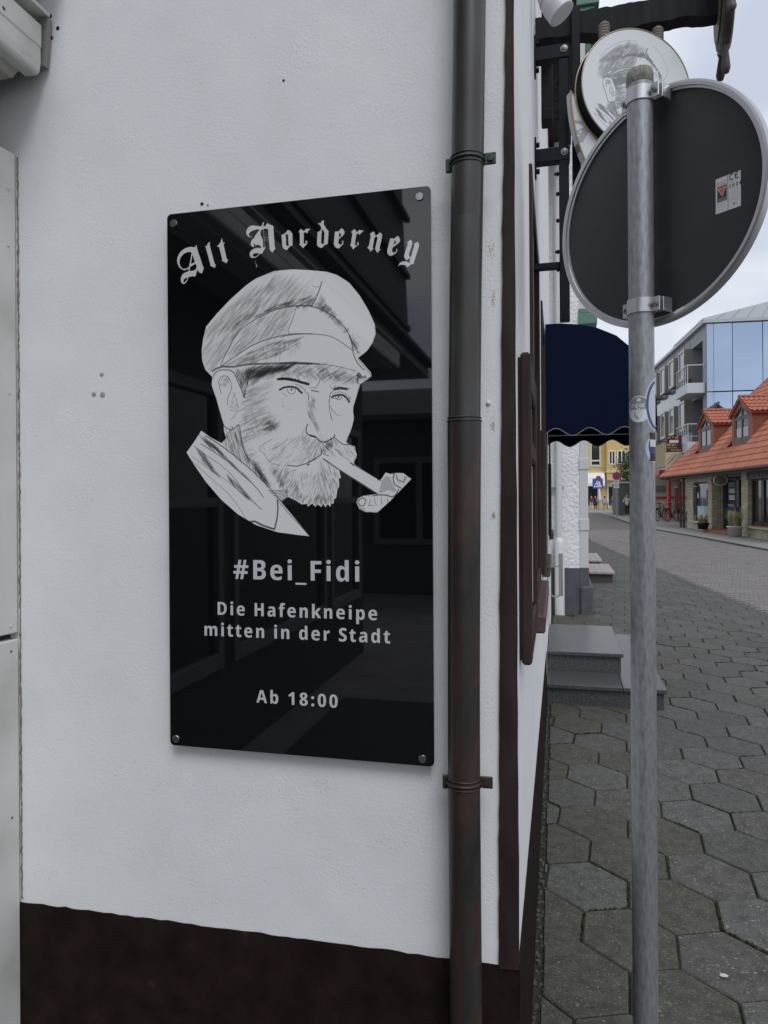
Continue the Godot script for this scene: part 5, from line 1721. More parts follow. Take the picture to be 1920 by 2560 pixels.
func red_house():
	rng.seed = 51
	var t := thing("red_roofed_house", "low pale brick shop with orange pantile roof and two dormers", "house", Vector3(6.49, 0, -37.31), 0.1017)
	var mortar := mat(Color(0.2, 0.18, 0.14), 0.95)
	var s := Shape.new()
	for b in [[0.0, 1.05, 0.0, 2.75], [3.4, 3.95, 0.0, 2.75], [7.7, 8.4, 0.0, 2.75], [1.05, 3.4, 0.0, 0.36], [8.4, 14.0, 0.0, 0.42], [1.05, 3.4, 2.27, 2.75], [3.95, 7.7, 2.4, 2.75], [8.4, 14.0, 2.3, 2.75]]:
		s.span(Vector3(0, b[2], b[0]), Vector3(0.3, b[3], b[1]))
	s.span(Vector3(0.3, 0, 0), Vector3(7.0, 2.75, 0.3))
	s.span(Vector3(6.7, 0, 0.3), Vector3(7.0, 2.75, 14.0))
	s.span(Vector3(0.3, 0, 13.7), Vector3(6.7, 2.75, 14.0))
	s.span(Vector3(0.3, 0, 3.5), Vector3(0.55, 2.75, 3.93))
	s.span(Vector3(0.3, 0, 7.72), Vector3(0.55, 2.75, 8.38))
	obj("wall", s, mortar, t)
	var br := [Shape.new(), Shape.new(), Shape.new()]
	for b in [[0.0, 1.05, 0.0, 2.7], [3.4, 3.95, 0.0, 2.7], [7.7, 8.4, 0.0, 2.7], [1.05, 3.4, 0.0, 0.36], [8.4, 14.0, 0.0, 0.42], [1.05, 3.4, 2.27, 2.7]]:
		brick_face(br, Vector3(0, b[2], b[0]), Vector3(0, b[3], b[1]), 0)
	for z in [1.05, 3.95, 8.4]: brick_face(br, Vector3(0, 0.0 if z == 3.95 else 0.42, z), Vector3(0.5, 2.3, z), 1)
	for k in 3: obj("bricks", br[k], mats.pale_brick[k], t).set_meta("kind", "stuff")
	var brown := mat(Color(0.018, 0.012, 0.01), 0.5)
	var black := mat(Color(0.012, 0.012, 0.013), 0.5)
	var stone := mat(Color(0.42, 0.385, 0.29), 0.8)
	# shop window with a turquoise display box
	s = Shape.new()
	for b in [[1.05, 1.15, 0.4, 2.27], [3.3, 3.4, 0.4, 2.27], [1.15, 3.3, 0.4, 0.48], [1.15, 3.3, 2.19, 2.27]]: s.span(Vector3(0.12, b[2], b[0]), Vector3(0.2, b[3], b[1]), 0.004)
	var w1 := obj("window", s, brown, t)
	s = Shape.new()
	s.span(Vector3(0.15, 0.45, 1.1), Vector3(0.16, 2.22, 3.35))
	obj("pane", s, mat(Color(0.03, 0.035, 0.035), 0.05), w1)
	s = Shape.new()
	s.span(Vector3(0.135, 0.5, 1.22), Vector3(0.148, 1.12, 3.2))
	obj("turquoise_film", s, mat(Color(0.36, 0.52, 0.5), 0.6), w1)
	for b in [[1.2, 1.5, 1.5, 1.75, Color(0.5, 0.5, 0.48)], [2.0, 2.5, 1.14, 1.28, Color(0.06, 0.14, 0.24)], [2.7, 3.1, 1.2, 1.9, Color(0.1, 0.1, 0.11)]]:
		s = Shape.new()
		s.span(Vector3(0.138, b[2], b[0]), Vector3(0.149, b[3], b[1]))
		obj("display", s, mat(b[4], 0.7), w1)
	s = Shape.new()
	s.span(Vector3(-0.13, 0.3, 0.95), Vector3(0.12, 0.4, 3.5), 0.012)
	obj("sill", s, stone, w1)
	# big window on the right
	s = Shape.new()
	for b in [[8.4, 8.55], [9.35, 9.6], [10.5, 10.75], [11.7, 11.95], [12.9, 13.1]]: s.span(Vector3(0.14, 0.46, b[0]), Vector3(0.24, 2.3, b[1]), 0.006)
	s.span(Vector3(0.14, 0.46, 8.55), Vector3(0.24, 0.6, 14.0))
	s.span(Vector3(0.14, 2.18, 8.55), Vector3(0.24, 2.3, 14.0))
	var w2 := obj("window", s, brown, t)
	s = Shape.new()
	s.span(Vector3(0.19, 0.5, 8.5), Vector3(0.2, 2.25, 13.9))
	obj("pane", s, mat(Color(0.035, 0.033, 0.03), 0.05), w2)
	s = Shape.new()
	s.span(Vector3(-0.1, 0.34, 8.3), Vector3(0.14, 0.42, 14.0), 0.012)
	obj("sill", s, stone, w2)
	s = Shape.new()
	s.span(Vector3(-0.02, 0.425, 8.4), Vector3(0.16, 0.45, 14.0), 0.006)
	obj("sill", s, mat(Color(0.3, 0.16, 0.12), 0.6), w2)
	# recessed entrance
	s = Shape.new()
	s.span(Vector3(0.56, 0, 3.94), Vector3(0.66, 2.75, 7.72))
	for b in [[3.95, 4.3], [5.6, 6.0], [7.45, 7.7]]: s.span(Vector3(0.48, 0.05, b[0]), Vector3(0.56, 2.4, b[1]), 0.006)
	s.span(Vector3(0.48, 0.95, 4.3), Vector3(0.56, 1.12, 7.45), 0.006)
	s.span(Vector3(0.48, 2.28, 4.3), Vector3(0.56, 2.4, 7.45), 0.006)
	var dr := obj("entrance", s, black, t)
	s = Shape.new()
	s.span(Vector3(0.545, 0.1, 4.3), Vector3(0.555, 2.3, 7.45))
	obj("pane", s, mat(Color(0.03, 0.034, 0.04), 0.06), dr)
	for b in [[4.5, 5.3, 1.98, 2.2, Color(0.1, 0.13, 0.16)], [4.55, 5.3, 1.72, 1.92, Color(0.34, 0.36, 0.36)], [4.55, 5.3, 1.42, 1.64, Color(0.36, 0.38, 0.4)], [4.4, 5.2, 1.13, 1.24, Color(0.14, 0.2, 0.4)], [4.4, 5.4, 0.62, 0.93, Color(0.36, 0.4, 0.42)], [4.4, 5.4, 0.25, 0.6, Color(0.06, 0.08, 0.18)]]:
		s = Shape.new()
		s.span(Vector3(0.535, b[2], b[0]), Vector3(0.5445, b[3], b[1]))
		obj("notice", s, mat(b[4], 0.7), dr)
	s = Shape.new()
	s.span(Vector3(-0.45, 0, 4.0), Vector3(0.56, 0.13, 7.65), 0.006)
	obj("step", s, mat(Color(0.25, 0.1, 0.05), 0.8), t)
	# fascia, lettering board, gutter
	s = Shape.new()
	s.span(Vector3(-0.5, 2.5, -3.2), Vector3(-0.47, 2.62, 14.0))
	s.span(Vector3(-0.47, 2.55, -3.2), Vector3(7.0, 2.6, 0.0))
	s.span(Vector3(-0.47, 2.55, 0.0), Vector3(-0.005, 2.6, 14.0))
	obj("soffit", s, mat(Color(0.07, 0.055, 0.045), 0.8), t)
	s = Shape.new()
	s.tube([Vector3(-0.56, 2.62, -3.3), Vector3(-0.56, 2.62, 14.0)], 0.055, 10)
	s.tube([Vector3(-0.56, 2.6, -2.0), Vector3(-0.5, 2.42, -1.6), Vector3(-0.3, 2.35, -0.4), Vector3(-0.25, 2.3, -0.2), Vector3(-0.25, -0.02, -0.2)], 0.05, 10)
	obj("gutter", s, mat(Color(0.035, 0.03, 0.028), 0.6), t)
	s = Shape.new()
	s.span(Vector3(-0.06, 2.24, 8.35), Vector3(-0.012, 2.54, 13.9), 0.005)
	var bd := obj("shop_sign", s, mat(Color(0.1, 0.09, 0.08), 0.7), t)
	words("NICHEY", 1.9, 0.17, mat(Color(0.008, 0.008, 0.01), 0.6), bd, Transform3D(Basis(Vector3.UP, -PI / 2), Vector3(-0.064, 2.3, 8.6)), "lettering", true, 0.01)
	# small oval sign hanging over the entrance
	s = Shape.new()
	s.xf = Transform3D(Basis(Vector3.UP, 0.0).scaled(Vector3(1.05, 1, 1)), Vector3(-0.25, 2.27, 5.9))
	var pc := PackedVector2Array()
	for i in 32: pc.append(Vector2(cos(TAU * i / 32.0) * 0.26, sin(TAU * i / 32.0) * 0.22))
	s.prism(pc, -0.06, 0.06)
	var ov := obj("oval_sign", s, mat(Color(0.2, 0.14, 0.1), 0.5), t)
	s = Shape.new()
	var op := []
	for p in pc: op.append(Vector3(p.x * 1.05 - 0.25, p.y + 2.27, 5.96))
	s.tube(op, 0.025, 6, true)
	obj("rim", s, mat(Color(0.45, 0.45, 0.45), 0.5), ov)
	# roof: boarding below, tiles on top
	var k := 4.52 / 3.8
	var E0 := Vector3(-0.5, 2.62, -3.2)
	var E1 := Vector3(-0.5, 2.62, 14.0)
	var R0 := Vector3(3.3, 7.14, 2.0)
	var R1 := Vector3(3.3, 7.14, 14.0)
	var B0 := Vector3(7.1, 2.62, -3.2)
	var B1 := Vector3(7.1, 2.62, 14.0)
	s = Shape.new()
	s.quad(E1, R1, R0, E0)
	s.tri(E0, R0, B0)
	s.quad(B0, R0, R1, B1)
	s.tri(E1, B1, R1)
	s.quad(E0, B0, B1, E1)
	var roof := obj("roof", s, mat(Color(0.16, 0.05, 0.03), 0.8), t)
	var tm := tile_mesh()
	var up := (Vector3(3.3, 7.14, 0) - Vector3(-0.5, 2.62, 0)).normalized()
	var keep := func(p: Vector3) -> bool:
		var f := (p.x + 0.5) / 3.8
		if p.z < lerpf(-3.1, 2.0, f): return false
		if p.x > 3.2: return false
		for d in [[0.2, 2.62], [5.06, 7.44]]:
			if p.z > d[0] and p.z < d[1] and p.x > 0.3 and p.x < 2.0: return false
		return true
	tiled(roof, tm, E0 + Vector3(-0.04, 0.03, 0), up, Vector3(0, 0, 1), 18, 86, keep, 240)
	# hip ridge tiles
	s = Shape.new()
	s.tube([E0 + Vector3(0, 0.05, 0), R0 + Vector3(0, 0.06, 0), R1 + Vector3(0, 0.06, 0)], 0.1, 8)
	obj("ridge_tiles", s, mats.roof_tile[2], roof)
	for d in [0.24, 5.1]: dormer(t, d, tm)
	# open-sided porch post and dark hanging banners
	s = Shape.new()
	s.span(Vector3(-0.16, 0, -0.22), Vector3(-0.06, 2.55, -0.12))
	obj("post", s, mat(Color(0.08, 0.06, 0.05), 0.8), t)
	for z in [-0.75, 2.6]:
		var b := thing("hanging_banner", "narrow black hanging banner " + ("beside the bicycles" if z < 0 else "beside the turquoise shop window"), "banner", Vector3(6.49, 0, -37.31), 0.1017)
		s = Shape.new()
		s.span(Vector3(-0.42, 0.72, z), Vector3(-0.38, 2.06, z + 0.5), 0.004)
		s.span(Vector3(-0.405, 2.06, z + 0.24), Vector3(-0.395, 2.55, z + 0.26))
		obj("cloth", s, mat(Color(0.008, 0.008, 0.012), 0.8), b)
		s = Shape.new()
		s.span(Vector3(-0.425, 2.04, z - 0.02), Vector3(-0.375, 2.075, z + 0.52), 0.004)
		obj("rail", s, mat(Color(0.3, 0.3, 0.3), 0.5), b)
	plant_pot(Vector3(6.49 - 0.1, 0.13, -37.31 + 4.6), 0.24, 0.28, Color(0.014, 0.013, 0.013), "dark pot of dry ornamental grass on the terracotta step")
	plant_pot(Vector3(6.49 + 0.35, 0.0, -37.31 + 8.45), 0.27, 0.42, Color(0.55, 0.54, 0.5), "white pot of tall ornamental grass on the far pavement")

func dormer(t: Node3D, z0: float, tm: ArrayMesh):
	var z1 := z0 + 2.34
	var zm := (z0 + z1) / 2
	var y0 := 3.72
	var ye := 5.05
	var ya := 5.72
	var s := Shape.new()
	# front with its window opening: frame pieces in brown tile
	var x := 0.5
	s.span(Vector3(x, y0, z0), Vector3(x + 0.08, ye, z0 + 0.3))
	s.span(Vector3(x, y0, z1 - 0.3), Vector3(x + 0.08, ye, z1))
	s.span(Vector3(x, y0, z0 + 0.3), Vector3(x + 0.08, y0 + 0.16, z1 - 0.3))
	for sg in [-1.0, 1.0]:
		var za: float = zm - sg * 1.17
		var q := [Vector3(x, ye - 0.02, za), Vector3(x, ya, zm), Vector3(x, ya - 0.34, zm), Vector3(x, ye - 0.02, zm - sg * 0.87)]
		s.quad(q[0], q[1], q[2], q[3])
		s.quad(q[0] + Vector3(0.08, 0, 0), q[3] + Vector3(0.08, 0, 0), q[2] + Vector3(0.08, 0, 0), q[1] + Vector3(0.08, 0, 0))
		s.quad(q[3], q[2], q[2] + Vector3(0.08, 0, 0), q[3] + Vector3(0.08, 0, 0))
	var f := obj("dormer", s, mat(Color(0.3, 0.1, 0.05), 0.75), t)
	# window
	s = Shape.new()
	var bl := mat(Color(0.01, 0.01, 0.011), 0.4)
	for b in [[z0 + 0.3, z0 + 0.44], [zm - 0.07, zm + 0.07], [z1 - 0.44, z1 - 0.3]]: s.span(Vector3(x + 0.01, y0 + 0.16, b[0]), Vector3(x + 0.07, ye + (0.3 if b[0] < zm and b[1] > zm else 0.0), b[1]), 0.004)
	s.span(Vector3(x + 0.01, y0 + 0.16, z0 + 0.44), Vector3(x + 0.07, y0 + 0.34, z1 - 0.44))
	s.span(Vector3(x + 0.01, ye - 0.24, z0 + 0.44), Vector3(x + 0.07, ye - 0.08, z1 - 0.44))
	for sg in [-1.0, 1.0]: s.tube([Vector3(x + 0.035, ye - 0.1, zm - sg * 0.84), Vector3(x + 0.035, ya - 0.36, zm)], 0.055, 6)
	var w := obj("window", s, bl, f)
	s = Shape.new()
	s.prism(PackedVector2Array([Vector2(z0 + 0.35, y0 + 0.2), Vector2(z1 - 0.35, y0 + 0.2), Vector2(z1 - 0.35, ye), Vector2(zm, ya - 0.4), Vector2(z0 + 0.35, ye)]), 0.0, 0.01)
	var pm := s.mesh()
	put("pane", pm, mat(Color(0.06, 0.065, 0.07), 0.05), w, Transform3D(Basis(Vector3(0, 0, 1), Vector3.UP, Vector3(-1, 0, 0)), Vector3(x + 0.05, 0, 0)))
	for b in [[z0 + 0.46, zm - 0.08], [zm + 0.08, z1 - 0.46]]:
		s = Shape.new()
		s.span(Vector3(x + 0.036, y0 + 0.36, b[0] + 0.03), Vector3(x + 0.039, y0 + (1.05 if z0 < 3 else 0.75), b[1] - 0.03))
		obj("curtain", s, mat(Color(0.5, 0.51, 0.52), 0.9), w)
	# cheeks hung with diamond shingles
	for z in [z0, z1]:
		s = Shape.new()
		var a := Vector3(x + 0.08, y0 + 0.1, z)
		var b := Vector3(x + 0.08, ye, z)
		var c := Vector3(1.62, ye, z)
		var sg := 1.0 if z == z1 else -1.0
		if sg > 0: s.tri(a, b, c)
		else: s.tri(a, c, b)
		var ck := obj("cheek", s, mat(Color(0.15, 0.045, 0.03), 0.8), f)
		if z == z1:
			s = Shape.new()
			var h := 0.22
			for i in 10:
				for j in 10:
					var cx := x + 0.1 + h * i * 0.5 * 1.0
					var cy := y0 + h * j + (h / 2 if i % 2 else 0.0)
					var lim := y0 + 0.14 + (cx - x) * 1.19
					if cy - h / 2 < lim or cy + h / 2 > ye: continue
					s.quad(Vector3(cx - h / 2, cy, z + 0.004), Vector3(cx, cy + h / 2, z + 0.004), Vector3(cx + h / 2, cy, z + 0.016), Vector3(cx, cy - h / 2, z + 0.02))
			obj("shingles", s, mat(Color(0.2, 0.06, 0.04), 0.8), ck).set_meta("kind", "stuff")
	# little gabled roof
	s = Shape.new()
	var pr := PackedVector2Array([Vector2(z0 - 0.14, ye - 0.07), Vector2(zm, ya), Vector2(z1 + 0.14, ye - 0.07), Vector2(z1 + 0.1, ye - 0.12), Vector2(zm, ya - 0.07), Vector2(z0 - 0.1, ye - 0.12)])
	s.prism(pr, 0.0, 1.8)
	var rf := put("dormer_roof", s.mesh(), mats.roof_tile[2], f, Transform3D(Basis(Vector3(0, 0, 1), Vector3.UP, Vector3(-1, 0, 0)), Vector3(2.2, 0, 0)))
	# a few courses of tile on both sides, laid in house axes
	var inv := rf.transform.affine_inverse()
	for sg in [-1.0, 1.0]:
		var st := SurfaceTool.new()
		st.begin(Mesh.PRIMITIVE_TRIANGLES)
		var lo := Vector3(0.4, ye - 0.05, zm + sg * 1.31)
		var up := (Vector3(0.4, ya + 0.02, zm) - lo).normalized()
		var al := Vector3(1, 0, 0)
		var nr := al.cross(up).normalized()
		if nr.y < 0: nr = -nr
		for r in 4:
			for c in 9:
				st.append_from(tm, 0, inv * Transform3D(Basis(up, nr, al), lo + up * 0.35 * r + al * (0.2 * c + 0.1) + nr * 0.01))
		put("tiles", st.commit(), mats.roof_tile[0 if sg > 0 else 1], rf).set_meta("kind", "stuff")
	s = Shape.new()
	s.tube([inv * Vector3(0.38, ya + 0.05, zm), inv * Vector3(2.2, ya + 0.05, zm)], 0.08, 8)
	obj("ridge", s, mats.roof_tile[2], rf)

func plant_pot(at: Vector3, r: float, h: float, col: Color, label: String):
	var t := thing("plant_pot", label, "plant", at)
	var s := Shape.new()
	s.lathe([Vector2(0.001, 0.01), Vector2(r * 0.82, 0.0), Vector2(r, h - 0.05), Vector2(r + 0.03, h - 0.05), Vector2(r + 0.03, h), Vector2(r - 0.02, h), Vector2(r - 0.03, h - 0.06), Vector2(0.001, h - 0.06)], 20)
	obj("pot", s, mat(col, 0.6), t)
	for kk in 2:
		s = Shape.new()
		for i in 85:
			var a := rng.randf() * TAU
			var l := rng.randf_range(0.3, 0.95) * (0.6 if h < 0.3 else 1.0)
			var out := rng.randf_range(0.2, 0.9) * l
			var b := Vector3(cos(a) * r * rng.randf() * 0.7, h - 0.07, sin(a) * r * rng.randf() * 0.7)
			var m := b + Vector3(cos(a) * out * 0.4, l * 0.75, sin(a) * out * 0.4)
			var e := b + Vector3(cos(a) * out, l * rng.randf_range(0.45, 0.95), sin(a) * out)
			var sd := Vector3(-sin(a), 0, cos(a)) * 0.009
			s.quad(b - sd, m - sd, m + sd, b + sd)
			s.tri(m - sd, e, m + sd)
		obj("grass", s, mat([Color(0.42, 0.33, 0.17), Color(0.3, 0.28, 0.15)][kk], 0.8), t)

# ---------- modern block behind. Local axes: x away from the street, z against the view along the street front (corner at the origin)
func glass_building():
	rng.seed = 61
	var t := thing("glass_fronted_block", "modern block with mirror glass front and boxed windows behind the red roof", "building", Vector3(7.95, 0, -40.0), 0.06)
	var metal := mat(Color(0.2, 0.215, 0.225), 0.5)
	var pale := mat(Color(0.42, 0.45, 0.47), 0.45)
	var s := Shape.new()
	# street front in grey panels (t runs to -z); openings for the balconies are dark recesses
	for b in [[0.0, 0.75, 3.5, 10.9], [3.2, 26.0, 3.5, 10.9], [0.75, 3.2, 10.15, 10.9], [0.75, 3.2, 7.1, 7.75], [0.75, 3.2, 3.5, 4.6]]:
		s.span(Vector3(0, b[2], -b[1]), Vector3(0.3, b[3], -b[0]))
	s.span(Vector3(1.4, 3.5, -26.0), Vector3(9.0, 10.9, -0.3))
	s.span(Vector3(0.3, 3.5, -26.0), Vector3(1.4, 10.9, -3.2))
	s.span(Vector3(0.3, 3.5, -0.75), Vector3(1.4, 10.9, -0.02))
	s.span(Vector3(0.3, 7.1, -3.2), Vector3(1.4, 7.75, -0.75))
	s.span(Vector3(0.3, 3.5, -3.2), Vector3(1.4, 4.6, -0.75))
	s.span(Vector3(0.3, 10.15, -3.2), Vector3(1.4, 10.9, -0.75))
	obj("wall", s, metal, t)
	# vertical panel joints, eaves
	s = Shape.new()
	for k in 14: s.span(Vector3(-0.008, 10.2, -3.6 - k * 1.35), Vector3(0.0, 10.88, -3.57 - k * 1.35))
	obj("panel_joints", s, mat(Color(0.08, 0.085, 0.09), 0.6), t)
	s = Shape.new()
	s.span(Vector3(-0.2, 10.9, -26.1), Vector3(9.1, 11.08, 0.18), 0.01)
	obj("eaves", s, pale, t)
	s = Shape.new()
	s.prism(PackedVector2Array([Vector2(-0.22, 11.085), Vector2(9.1, 11.085), Vector2(9.1, 13.2), Vector2(-0.22, 11.16)]), -7.0, 0.16)
	var rf := obj("roof", s, mat(Color(0.5, 0.54, 0.57), 0.35, 0.3), t)
	s = Shape.new()
	for k in 12: s.tube([Vector3(0.5 + k * 0.75, 11.1, 0.17), Vector3(0.9 + k * 0.75, 11.2 + (0.9 + k * 0.75) * 0.2, 0.17)], 0.02, 5)
	obj("seam", s, pale, rf)
	# mirror glass front
	var mir := mat(Color(0.42, 0.52, 0.66), 0.03, 1.0)
	for a in [[0.02, 0.355], [0.37, 1.29], [1.32, 2.8], [2.83, 4.3], [4.33, 5.8], [5.83, 7.3], [7.33, 8.9]]:
		for y in [[7.24, 10.86], [3.5, 7.18]]:
			s = Shape.new()
			s.bev(Vector3((a[0] + a[1]) / 2, (y[0] + y[1]) / 2, 0.01), Vector3(a[1] - a[0], y[1] - y[0], 0.03), 0.004, Basis.from_euler(Vector3(rng.randfn(0, 0.006), rng.randfn(0, 0.006), 0)))
			obj("glass_panel", s, mir, t)
	s = Shape.new()
	s.span(Vector3(0.0, 3.5, -0.018), Vector3(8.95, 10.88, -0.012))
	obj("backing", s, mat(Color(0.01, 0.011, 0.012), 0.6), t)
	# boxed windows
	var conc := mat(Color(0.22, 0.215, 0.18), 0.8)
	var frame := mat(Color(0.5, 0.51, 0.5), 0.5)
	var gl := mat(Color(0.08, 0.095, 0.11), 0.05)
	for tt in [3.25, 6.0, 8.72, 11.5, 14.2, 17.0]:
		for y in [8.45, 5.45]:
			s = Shape.new()
			var z0: float = -tt
			var z1: float = -tt - 1.4
			s.span(Vector3(-0.4, y, z1), Vector3(0, y + 0.1, z0))
			s.span(Vector3(-0.4, y + 1.65, z1), Vector3(0, y + 1.75, z0))
			s.span(Vector3(-0.4, y + 0.1, z0 - 0.1), Vector3(0, y + 1.65, z0))
			s.span(Vector3(-0.4, y + 0.1, z1), Vector3(0, y + 1.65, z1 + 0.1))
			var w := obj("boxed_window", s, conc, t)
			s = Shape.new()
			s.span(Vector3(-0.43, y - 0.02, z1), Vector3(-0.36, y + 0.14, z0), 0.01)
			s.span(Vector3(-0.43, y + 1.62, z1), Vector3(-0.36, y + 1.76, z0), 0.01)
			s.span(Vector3(-0.43, y + 0.14, z0 - 0.14), Vector3(-0.36, y + 1.62, z0), 0.01)
			s.span(Vector3(-0.43, y + 0.14, z1), Vector3(-0.36, y + 1.62, z1 + 0.14), 0.01)
			obj("frame", s, frame, w)
			s = Shape.new()
			s.span(Vector3(-0.38, y + 0.12, z1 + 0.12), Vector3(-0.37, y + 1.64, z0 - 0.12))
			obj("pane", s, gl, w)
	# glazed bands between the window boxes
	s = Shape.new()
	for b in [[6.1, 26.0]]: s.span(Vector3(-0.012, 7.25, -b[1]), Vector3(-0.001, 8.4, -b[0]))
	s.span(Vector3(-0.012, 3.6, -26.0), Vector3(-0.001, 5.4, -4.4))
	obj("glazed_band", s, mat(Color(0.12, 0.15, 0.18), 0.08), t)
	s = Shape.new()
	s.span(Vector3(-0.012, 7.2, -6.0), Vector3(-0.001, 8.4, -3.2))
	obj("brick_panel", s, mat(Color(0.06, 0.03, 0.025), 0.9), t)
	# balconies
	for y in [7.2, 4.0]:
		s = Shape.new()
		s.span(Vector3(-0.95, y, -2.9), Vector3(-0.02, y + 0.55, -0.2), 0.01)
		var bc := obj("balcony", s, mat(Color(0.5, 0.54, 0.57), 0.5), t)
		s = Shape.new()
		for k in 6: s.span(Vector3(-0.93, y + 0.55, -0.26 - k * 0.51), Vector3(-0.89, y + 1.5, -0.22 - k * 0.51))
		s.span(Vector3(-0.94, y + 1.5, -2.9), Vector3(-0.88, y + 1.56, -0.2))
		s.span(Vector3(-0.9, y + 1.5, -0.26), Vector3(-0.02, y + 1.56, -0.2))
		obj("railing", s, pale, bc)
		s = Shape.new()
		s.span(Vector3(1.36, y + 0.56, -2.0), Vector3(1.395, y + 2.9, -0.8), 0.004)
		obj("balcony_door", s, gl, bc)
	# ground floor set back behind red columns
	s = Shape.new()
	s.span(Vector3(-0.02, 3.4, -26.0), Vector3(9.0, 3.5, -0.05))
	obj("underside", s, pale, t)
	s = Shape.new()
	s.span(Vector3(1.8, 0, -14.6), Vector3(9.0, 3.4, -0.6))
	s.span(Vector3(-0.3, 0, -17.0), Vector3(9.0, 3.4, -14.6))
	obj("ground_floor_wall", s, mat(Color(0.4, 0.36, 0.27), 0.8), t)
	s = Shape.new()
	s.span(Vector3(-0.3, 1.4, -14.6), Vector3(1.8, 1.58, -14.57))
	s.span(Vector3(1.77, 1.4, -14.6), Vector3(1.8, 1.58, -0.6))
	obj("red_stripe", s, mats.red_paint, t)
	s = Shape.new()
	s.span(Vector3(0.1, 1.9, -14.6), Vector3(0.8, 2.4, -14.56), 0.005)
	obj("wall_plate", s, mat(Color(0.16, 0.15, 0.15), 0.6), t)
	for p in [[0.15, -10.3, 0.13], [0.75, -10.3, 0.142]]:
		s = Shape.new()
		s.cyl(Vector3(p[0], -0.02, p[1]), Vector3(p[0], 3.4, p[1]), p[2], -1, 24)
		obj("red_column", s, mats.red_paint, t)
	s = Shape.new()
	s.span(Vector3(-0.6, 3.0, -11.0), Vector3(1.5, 3.38, -9.7), 0.01)
	obj("red_beam", s, mats.red_paint, t)
	# bakery signs hung out over the pavement
	var b := thing("bakery_sign", "brown bakery sign lettered Hier above a pale bread picture", "sign", Vector3(6.08, 0, -41.4))
	s = Shape.new()
	s.span(Vector3(0.0, 4.09, -0.06), Vector3(0.82, 5.0, 0.06), 0.008)
	var bx := obj("sign_box", s, mat(Color(0.055, 0.016, 0.013), 0.4), b)
	var gold := mat(Color(0.55, 0.4, 0.16), 0.5)
	words("Hier", 0.5, 0.15, gold, bx, Transform3D(Basis(), Vector3(0.05, 4.42, 0.061)), "lettering", true, 0.002)
	words("leckeren", 0.5, 0.07, gold, bx, Transform3D(Basis(), Vector3(0.06, 4.3, 0.061)), "lettering", true, 0.002)
	words("Brötchen", 0.5, 0.075, gold, bx, Transform3D(Basis(), Vector3(0.27, 4.16, 0.061)), "lettering", true, 0.002)
	s = Shape.new()
	s.span(Vector3(0.17, 4.6, 0.06), Vector3(0.65, 4.76, 0.064))
	obj("white_strip", s, mat(Color(0.6, 0.57, 0.62), 0.6), bx)
	s = Shape.new()
	for a in [[0.14, 4.9, 0.09, 0.035], [0.55, 4.88, 0.09, 0.05], [0.6, 4.95, 0.05, 0.03], [0.36, 4.93, 0.05, 0.03]]:
		var el := PackedVector2Array()
		for i in 16: el.append(Vector2(a[0] + cos(TAU * i / 16.0) * a[2], a[1] + sin(TAU * i / 16.0) * a[3]))
		s = Shape.new()
		s.prism(el, 0.058, 0.064)
		obj("bread_roll", s, mat(Color(0.45, 0.26, 0.09), 0.6), bx)
	s = Shape.new()
	s.span(Vector3(-0.03, 3.2, -0.06), Vector3(0.82, 4.06, 0.06), 0.008)
	var b2 := obj("picture_box", s, mat(Color(0.5, 0.42, 0.32), 0.5), b)
	s = Shape.new()
	for a in [[0.3, 3.68, 0.42, 0.06], [0.17, 3.75, 0.3, 0.02], [0.46, 3.6, 0.36, 0.018]]:
		var el := PackedVector2Array()
		for i in 20: el.append(Vector2(a[0], a[1]) + Vector2(cos(TAU * i / 20.0) * a[2], sin(TAU * i / 20.0) * a[3]).rotated(deg_to_rad(50)))
		s = Shape.new()
		s.prism(el, 0.058, 0.063)
		obj("bread_stick", s, mat(Color(0.32, 0.2, 0.09), 0.6), b2)
	s = Shape.new()
	for y in [4.95, 4.08]:
		s = Shape.new()
		s.tube([Vector3(0.8, y, 0), Vector3(1.9, y, 0)], 0.03, 8)
		obj("bracket", s, pale, b)

